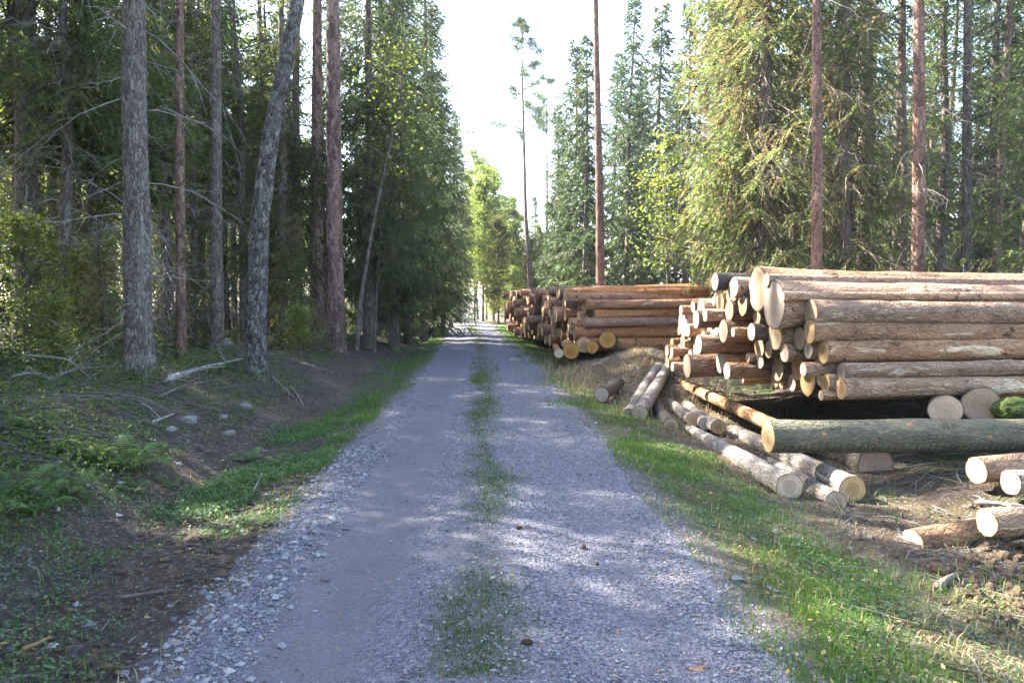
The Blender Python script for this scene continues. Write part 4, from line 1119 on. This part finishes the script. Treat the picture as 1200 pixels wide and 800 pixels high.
# --- far rows closing the view
FG = 'far trees closing the view through the forest'
k = 0
for Yd, x0, x1, n in [(46, -40, -12, 7), (60, -60, -13, 9), (80, -75, 60, 20), (46, 14, 44, 13), (62, 16, 62, 13)]:
    for q in range(n):
        x = x0 + (x1 - x0) * (q + random.uniform(.1, .9)) / n; y = Yd + random.uniform(-5, 5)
        if abs(x - float(xc(y))) < 4 or (Yd == 80 and -4 < x < 8 and random.random() < .7): continue
        if random.random() < .22:
            tree('birch_tree', (x, y, hz(x, y) - .05), BIRCH[random.randrange(3)], 'far light green broadleaf tree deep in the forest', group='far broadleaf trees in the forest', sc=random.uniform(.8, 1.2))
        else:
            tree('spruce_tree', (x, y, hz(x, y) - .05), FARSP[random.randrange(4)], 'far spruce closing the view deep in the forest', group=FG, sc=random.uniform(.85, 1.15))
# --- shrubs and saplings
for px, Yd, v, sc, lab in [(30, 14.5, 0, 1.0, 'yellow-green leafy shrub in front of the dark thick spruce'), (95, 15.5, 1, 1.0, 'sunlit shrub between the dark and the big grey spruce'), (62, 12.2, 1, .62, 'small bright leafy sapling among the fallen branches'), (-10, 19, 2, 1.1, 'tall glowing leafy shrub at the forest edge clearing'), (8, 23, 2, 1.3, 'big glowing shrub deeper behind the dark thick spruce'), (118, 20, 2, 1.1, 'glowing leafy shrub seen just left of the big grey trunk'), (185, 23, 2, 1.2, 'glowing leafy shrub between the big grey and the reddish trunk'), (50, 17, 2, .9, 'glowing leafy shrub hugging the right side of dark thick spruce'), (350, 17.5, 1, .6, 'low reddish shrub between the leaning tree and the pine'), (478, 30, 1, .8, 'small shrub at the foot of the roadside spruce row'), (525, 60, 2, 1.1, 'leafy shrub where the road disappears'), (600, 52, 2, 1.0, 'bright shrub beyond the far tip of the farther stack')]:
    tree('shrub', gp(px, Yd), SHRUB[v], lab, category='shrub', sc=sc)
for px, Yd, v, sc, lab in [(842, 22, 0, .75, 'bushy young spruce showing between the two log stacks'), (120, 14.5, 0, .8, 'young spruce left of the big grey trunk'), (228, 17, 0, .6, 'young spruce between the reddish and slender grey trunks'), (345, 19, 1, .7, 'young spruce behind the leaning tree'), (910, 21, 1, .85, 'young spruce behind the top of the nearer stack'), (1015, 18, 0, 1.0, 'young pale spruce between the red and brown trunks'), (722, 19.4, 0, .22, 'tiny green sapling at the foot of the farther stack')]:
    tree('young_spruce', gp(px, Yd), YOUNG[v], lab, category='sapling', sc=sc)

# ------------------------------------------------------------------ ferns
def frond(L, seed):
    rng = np.random.default_rng(seed)
    bag = Bag(); n = 22
    t = np.linspace(0, 1, n)
    X = t * L * .92; Zc = L * (.75 * np.sin(t * 1.9) * .62 - .25 * t ** 3)
    spine = np.stack([X, 0 * t, Zc], -1)
    V, Q = tubes(spine[None, ::3], np.full((1, len(spine[::3])), .0022)); bag.add(V, None, Q, a=.3)
    for sg in (-1, 1):
        w = L * .26 * np.sin(np.clip(t * 1.08 + .06, 0, 1) * math.pi) ** .8 * (1 - .35 * t)
        tip = spine + np.stack([w * .45, sg * w, -w * .28 + rng.normal(0, .004, n)], -1)
        hw = L / n * .42
        # pinna: kite with midpoint for curvature
        mid = spine * .5 + tip * .5 + np.array([0, 0, .006])
        d = np.array([hw, 0, 0])
        V = np.stack([spine - d * .7, spine + d * .7, mid + d, tip, mid - d], 1)[2:].reshape(-1, 3)
        i = np.arange(n - 2)[:, None] * 5
        bag.add(V, i + np.array([[4, 2, 3]]), i + np.array([[0, 1, 2, 4]]), a=np.repeat(rng.uniform(.2, 1, n - 2), 5))
    return bag.mesh('frond', [M_FERN])
FR = [frond(L, 600 + k) for k, L in enumerate((.55, .65, .75))]
def fern(px, py, sc, n, lab, sq=1.0):
    sc *= .72
    p = on_ground(px, py)
    e = link('fern', None, label=lab, category='fern', loc=p, group='ferns on the bank')
    e.scale = (sc, sc, sc * sq)
    a0 = random.uniform(0, 6)
    for k in range(n):
        f = link('frond', FR[k % 3], parent=e)
        f.rotation_euler = (random.gauss(0, .15), random.uniform(-.35, .25), a0 + k * 6.283 / n + random.gauss(0, .2))
for a in [(150, 548, .95, 14, 'largest bushy green fern on the bank above the ditch'), (112, 540, .7, 12, 'leafy fern close behind the largest fern'), (82, 578, .75, 8, 'low fern with long flat pale fronds over the ditch'), (40, 600, .8, 8, 'fern spreading fronds down to the ditch floor'), (10, 585, .8, 9, 'fern at the edge beside the sunlit moss'), (158, 575, .45, 8, 'small fern just below the largest fern'), (200, 570, .4, 8, 'little yellowish fern right of the others'), (60, 530, .8, 10, 'shaded fern under the young spruce'), (30, 505, .9, 10, 'fern catching bright sun on the bank'), (290, 540, .5, 10, 'fern-like weed in the verge grass'), (330, 545, .45, 10, 'weedy fern nearer the road in the verge grass')]:
    fern(*a)

# ------------------------------------------------------------------ stones, clods, fallen branches, small things
def rock_mesh(name, r, seed, mat, sub=3, amp=.35, flat=.7):
    import bmesh
    bm = bmesh.new(); bmesh.ops.create_icosphere(bm, subdivisions=sub, radius=1)
    V = np.array([v.co[:] for v in bm.verts]); T = np.array([[v.index for v in f.verts] for f in bm.faces]); bm.free()
    k = 1 + amp * fbm(V[:, 0] * 1.1 + seed, V[:, 1] * 1.1, V[:, 2] * 1.1, seed=seed % 53) + .12 * fbm(V[:, 0] * 4, V[:, 1] * 4, V[:, 2] * 4, seed=seed % 47)
    k = np.round(k * 9) / 9 * .5 + k * .5
    V = V * k[:, None] * np.array([1.2, .9, flat]) * r
    return mesh_np(name, V, [T], [mat], False)

for k, (px, py, rp, lab) in enumerate([(269, 509, 6, 'pale angular stone on the dirt slope above the verge'), (287, 479, 8, 'flat light stone below the leaning tree'), (222, 494, 8, 'broad pale stone below the big grey spruce'), (201, 504, 5, 'small stone on the litter left of the broad pale stone'), (262, 490, 5, 'small round stone between the two larger pale stones'), (262, 405, 9, 'boulder in the shade between the slender and leaning trunks'), (210, 545, 4, 'little pebble stone beside the yellowish fern'), (45, 577, 9, 'dark bluish stone half hidden under fern fronds'), (1195, 562, 8, 'pale stone at the foot of the short logs')]):
    p = on_ground(px, py); r = rp / F * p[1]
    o = link('stone', rock_mesh('stone', r, 700 + k * 7, M_STONE), label=lab, category='stone', group='stones on the bank', loc=p + np.array([0, 0, r * .25]), rotz=random.uniform(0, 6))
p = P(1187, 480, 9.0)
link('mossy_boulder', rock_mesh('mossy_boulder', .2, 790, M_MOSSROCK, 4), label='bright green mossy boulder under the end of nearer stack', category='boulder', loc=p)
bag = Bag()
import bmesh as _bm
for k in range(420):
    if k < 170: px, py = random.gauss(1165, 32), random.gauss(685, 26); r = .01 * 4.5 ** (random.random() ** 1.6)
    else: px, py = random.uniform(990, 1200), random.uniform(560, 760); r = .006 * 5 ** (random.random() ** 2)
    p = on_ground(px, py)
    b = _bm.new(); _bm.ops.create_icosphere(b, subdivisions=2, radius=1)
    V = np.array([v.co[:] for v in b.verts]); T = np.array([[v.index for v in f.verts] for f in b.faces]); b.free()
    V = V * (1 + .7 * fbm(V[:, 0] * 1.7 + k, V[:, 1] * 1.7, V[:, 2] * 1.7, seed=k, octv=4))[:, None] * r * RNG.uniform(.6, 1.5, 3) + p + np.array([0, 0, r * .3])
    bag.add(V, T)
for k in range(420):
    s = random.uniform(-2.7, -1.6); y = 3 + 5 * random.random(); x = s + float(xc(y)); r = random.uniform(.008, .035)
    b = _bm.new(); _bm.ops.create_icosphere(b, subdivisions=1, radius=1)
    V = np.array([v.co[:] for v in b.verts]); T = np.array([[v.index for v in f.verts] for f in b.faces]); b.free()
    V = V * (1 + .45 * fbm(V[:, 0] * 1.5 + k, V[:, 1] * 1.5, V[:, 2] * 1.5, seed=k))[:, None] * r * np.array([1.2, 1, .7]) + np.array([x, y, hz(x, y) + r * .2])
    bag.add(V, T)
link('soil_clods', bag.mesh('soil_clods', [M_CLOD], False), label='crumbled brown soil clods along the ditches', category='soil', kind='stuff')

def stick(name, pts, r, label, mat=M_GREYTWIG, category='branch', sub=0, group=None):
    pts = np.array(pts, float)
    tt = np.linspace(0, 1, len(pts)); t = np.linspace(0, 1, 14)
    C = np.stack([np.interp(t, tt, pts[:, k]) for k in range(3)], -1)
    for _ in range(2): C[1:-1] = .25 * C[:-2] + .5 * C[1:-1] + .25 * C[2:]
    c0 = C.mean(0)
    bag = Bag()
    V, Q = tubes((C - c0)[None], (r * np.where((t == 0) | (t == 1), .08, 1 - .65 * t))[None], 7); bag.add(V, None, Q)
    for k in range(sub):
        i = random.randrange(3, 13); L = random.uniform(.2, .6)
        d = (C[-1] - C[0]); d /= np.linalg.norm(d); d = d * .6 + np.array([random.gauss(0, .6), random.gauss(0, .6), abs(random.gauss(.2, .4))])
        q = np.stack([C[i] - c0, C[i] - c0 + d * L * .5, C[i] - c0 + d * L + np.array([0, 0, -.05])])
        V, Q = tubes(q[None], np.array([[r * .35, r * .22, r * .08]]), 4); bag.add(V, None, Q)
    return link(name, bag.mesh(name, [mat], True), label=label, category=category, group=group, loc=c0)

G_B = 'fallen branches on the left bank'
stick('fallen_branch', [P(20, 459, 10.4), P(70, 455, 10.5), P(130, 452, 10.7)], .035, 'thick bleached branch lying left of the big spruce foot', sub=5, group=G_B)
stick('fallen_branch', [P(-20, 444, 11.2), P(60, 447, 11.4), P(132, 448, 11.6)], .045, 'mossy straight branch behind the bleached one', M_TWIG, sub=4, group=G_B)
stick('fallen_branch', [P(0, 452, 9.9), P(15, 440, 9.9), P(40, 436, 10.0), P(62, 445, 10.2)], .018, 'arched thin pale branch at the left of the pile', sub=4, group=G_B)
stick('fallen_branch', [P(35, 366, 12.5), P(60, 375, 12.0), P(78, 388, 11.6)], .014, 'thin pale twig curving in front of the dark thick spruce', sub=3, group=G_B)
stick('fallen_branch', [P(25, 416, 11.5), P(80, 420, 11.3), P(105, 442, 11)], .022, 'forked grey branch propped on the branch pile', sub=7, group=G_B)
stick('fallen_branch', [P(50, 450, 11), P(85, 432, 11.3), P(134, 429, 12)], .02, 'grey branch slanting up to the big spruce trunk', sub=7, group=G_B)
stick('fallen_branch', [on_ground(192, 446, .06), on_ground(235, 432, .12), on_ground(285, 420, .1)], .06, 'grey fallen pole slanting between the two nearest left trunks', sub=2, group=G_B)
stick('fallen_branch', [on_ground(185, 465, .03), on_ground(215, 452, .12), on_ground(260, 444, .1)], .02, 'dark thin stick leaning across the bank right of spruce foot', M_TWIG, sub=6, group=G_B)
stick('fallen_branch', [on_ground(318, 440, .12), on_ground(330, 452, .05), on_ground(346, 466, .03)], .02, 'bent pale root-like stick right of the leaning tree', sub=2, group=G_B)
stick('fallen_branch', [on_ground(340, 452, .03), on_ground(350, 464, .06), on_ground(357, 478, .02)], .014, 'short pale stick hanging on the dirt slope', sub=1, group=G_B)
stick('fallen_branch', [on_ground(178, 495, .03), on_ground(205, 484, .04)], .025, 'short pale root on the litter below the spruce foot', sub=1, group=G_B)
stick('fallen_branch', [on_ground(296, 577, .02), on_ground(308, 553, .06)], .008, 'slim pale stick standing in the verge grass', sub=0, group=G_B)
stick('fallen_branch', [on_ground(25, 762, .02), on_ground(62, 745, .02)], .016, 'brown broken stick on the weedy ditch floor', M_DEADLEAF, sub=0, group=G_B)
stick('fallen_branch', [on_ground(140, 700, .02), on_ground(205, 690, .02)], .014, 'dark stick lying flat in the near ditch', M_TWIG, sub=1, group=G_B)
stick('dead_twig', [on_ground(984, 622), P(985, 606, 7.0), P(990, 590, 7.0)], .007, 'pale dead twig standing before the ditch log ends', sub=5, category='twig')
stick('wood_chunk', [on_ground(1098, 688, .03), on_ground(1110, 678, .05), on_ground(1122, 671, .04)], .035, 'splintered brown wood chunk beside the soil clods', M_TWIG, category='wood')
stick('fallen_branch', [on_ground(1142, 588, .04), on_ground(1170, 590, .06), on_ground(1200, 592, .05)], .03, 'grey stick lying below the short logs on the bank', sub=2)

def cone(px, py, r, lab):
    p = on_ground(px, py)
    n = 60; V, T = [], []
    k = np.arange(n); t = k / n; a = k * 2.399
    rad = r * np.sin(np.clip(t * .9 + .12, 0, 1) * math.pi) ** .7
    c = np.stack([(t - .5) * r * 3.2, np.cos(a) * rad * .75, np.sin(a) * rad * .75], -1)
    nrm = np.stack([0 * a, np.cos(a), np.sin(a)], -1); sd = np.cross(nrm, [1, 0, 0])
    Vv = np.stack([c - sd * r * .4, c + sd * r * .4, c + nrm * r * .35 + np.array([r * .55, 0, 0]), c - nrm * r * .5], 1).reshape(-1, 3)
    i = np.arange(n)[:, None] * 4
    T = np.concatenate([i + np.array([[0, 1, 2]]), i + np.array([[0, 2, 3]]), i + np.array([[1, 3, 2]]), i + np.array([[0, 3, 1]])])
    link('spruce_cone', mesh_np('spruce_cone', Vv, [T], [M_CONE]), label=lab, category='cone', loc=p + np.array([0, 0, r * .9 + .014]), rotz=random.uniform(0, 3))
cone(684, 645, .016, 'dark round cone lying on the right wheel track')
cone(700, 665, .012, 'smaller cone nearest the right verge on the gravel')
cone(617, 759, .017, 'orange-brown broken cone between the tracks close by')
cone(608, 622, .014, 'brown cone on the middle strip beside the bare soil')
def leaf_thing(px, py, r, lab, mat=M_DEADLEAF):
    p = on_ground(px, py)
    a = np.linspace(0, 2 * math.pi, 13)[:-1]
    rr = r * (1 + .25 * np.cos(a * 5)); V = np.stack([np.cos(a) * rr * 1.4, np.sin(a) * rr * .8, r * .25 * np.cos(a * 2) + r * .3], -1)
    V = np.concatenate([V, [[0, 0, r * .1]]]); i = np.arange(12)
    link('dead_leaf', mesh_np('dead_leaf', V, [np.stack([i, (i + 1) % 12, np.full(12, 12)], -1)], [mat]), label=lab, category='leaf', loc=p + np.array([0, 0, .016]), rotz=random.uniform(0, 3))
leaf_thing(381, 684, .022, 'dark curled leaf on the left wheel track', M_CONE)
leaf_thing(666, 662, .015, 'small reddish leaf between cones on the right track')
leaf_thing(816, 788, .03, 'brown leaf at the gravel edge close to the viewer')
leaf_thing(456, 684, .012, 'tiny pale leaf right of the dark curled one')

# ------------------------------------------------------------------ air
HAZE = .00045
def haze_box():
    x0, x1, y0, y1, z0, z1 = -325, 325, -65, 345, -4, 32
    V = [(x, y, z) for z in (z0, z1) for y in (y0, y1) for x in (x0, x1)]
    Q = [(0, 2, 3, 1), (4, 5, 7, 6), (0, 1, 5, 4), (2, 6, 7, 3), (0, 4, 6, 2), (1, 3, 7, 5)]
    m = bpy.data.materials.new('air'); m.use_nodes = True; t = m.node_tree; t.nodes.clear()
    o = t.nodes.new('ShaderNodeOutputMaterial'); v = t.nodes.new('ShaderNodeVolumePrincipled')
    v.inputs['Color'].default_value = (.9, .94, 1, 1); v.inputs['Density'].default_value = HAZE; v.inputs['Anisotropy'].default_value = .45
    t.links.new(v.outputs[0], o.inputs['Volume'])
    link('haze', mesh_np('haze', np.array(V, float), [np.array(Q)], [m]), label='thin sunlit haze hanging in the forest air', category='haze', kind='stuff')
if HAZE: haze_box()

# ------------------------------------------------------------------ light, sky, camera
SUN_AZ, SUN_EL = math.radians(-62), math.radians(41)     # azimuth from +Y, clockwise
sd = Vector((math.sin(SUN_AZ) * math.cos(SUN_EL), math.cos(SUN_AZ) * math.cos(SUN_EL), math.sin(SUN_EL)))
sun = bpy.data.lights.new('sun', 'SUN'); sun.energy = 5.0; sun.angle = math.radians(.6); sun.color = (1, .93, .82)
so = bpy.data.objects.new('sun', sun); COL.objects.link(so)
so.rotation_euler = sd.to_track_quat('Z', 'Y').to_euler(); so.location = (0, 0, 40)
w = bpy.data.worlds.new('World'); scene.world = w; w.use_nodes = True
nt_ = w.node_tree
sky = nt_.nodes.new('ShaderNodeTexSky'); sky.sky_type = 'NISHITA'; sky.sun_disc = False
sky.sun_elevation = SUN_EL; sky.sun_rotation = SUN_AZ; sky.air_density = 1.0; sky.dust_density = 2.0
bg = nt_.nodes['Background']; bg.inputs['Strength'].default_value = .11
nt_.links.new(sky.outputs[0], bg.inputs[0])

cam = bpy.data.cameras.new('camera'); cam.sensor_width = 36; cam.lens = 36 * F / 1200; cam.clip_end = 1000; cam.clip_start = .05
co = bpy.data.objects.new('camera', cam); COL.objects.link(co)
co.location = (0, 0, CAM_Z); co.rotation_euler = (math.pi / 2 - PITCH, 0, 0)
scene.camera = co
scene.view_settings.view_transform = 'Standard'; scene.view_settings.look = 'None'
scene.view_settings.exposure = 3.2; scene.view_settings.gamma = 1
c = scene.cycles
c.max_bounces = 6; c.diffuse_bounces = 3; c.glossy_bounces = 2; c.transmission_bounces = 3; c.transparent_max_bounces = 4
c.use_adaptive_sampling = True; c.adaptive_threshold = .015
c.use_denoising = True
c.caustics_reflective = False; c.caustics_refractive = False
c.sample_clamp_indirect = 6; c.volume_bounces = 0
print('LOGCOUNT', N_LOG, N_NEAR, len(CF), budget)
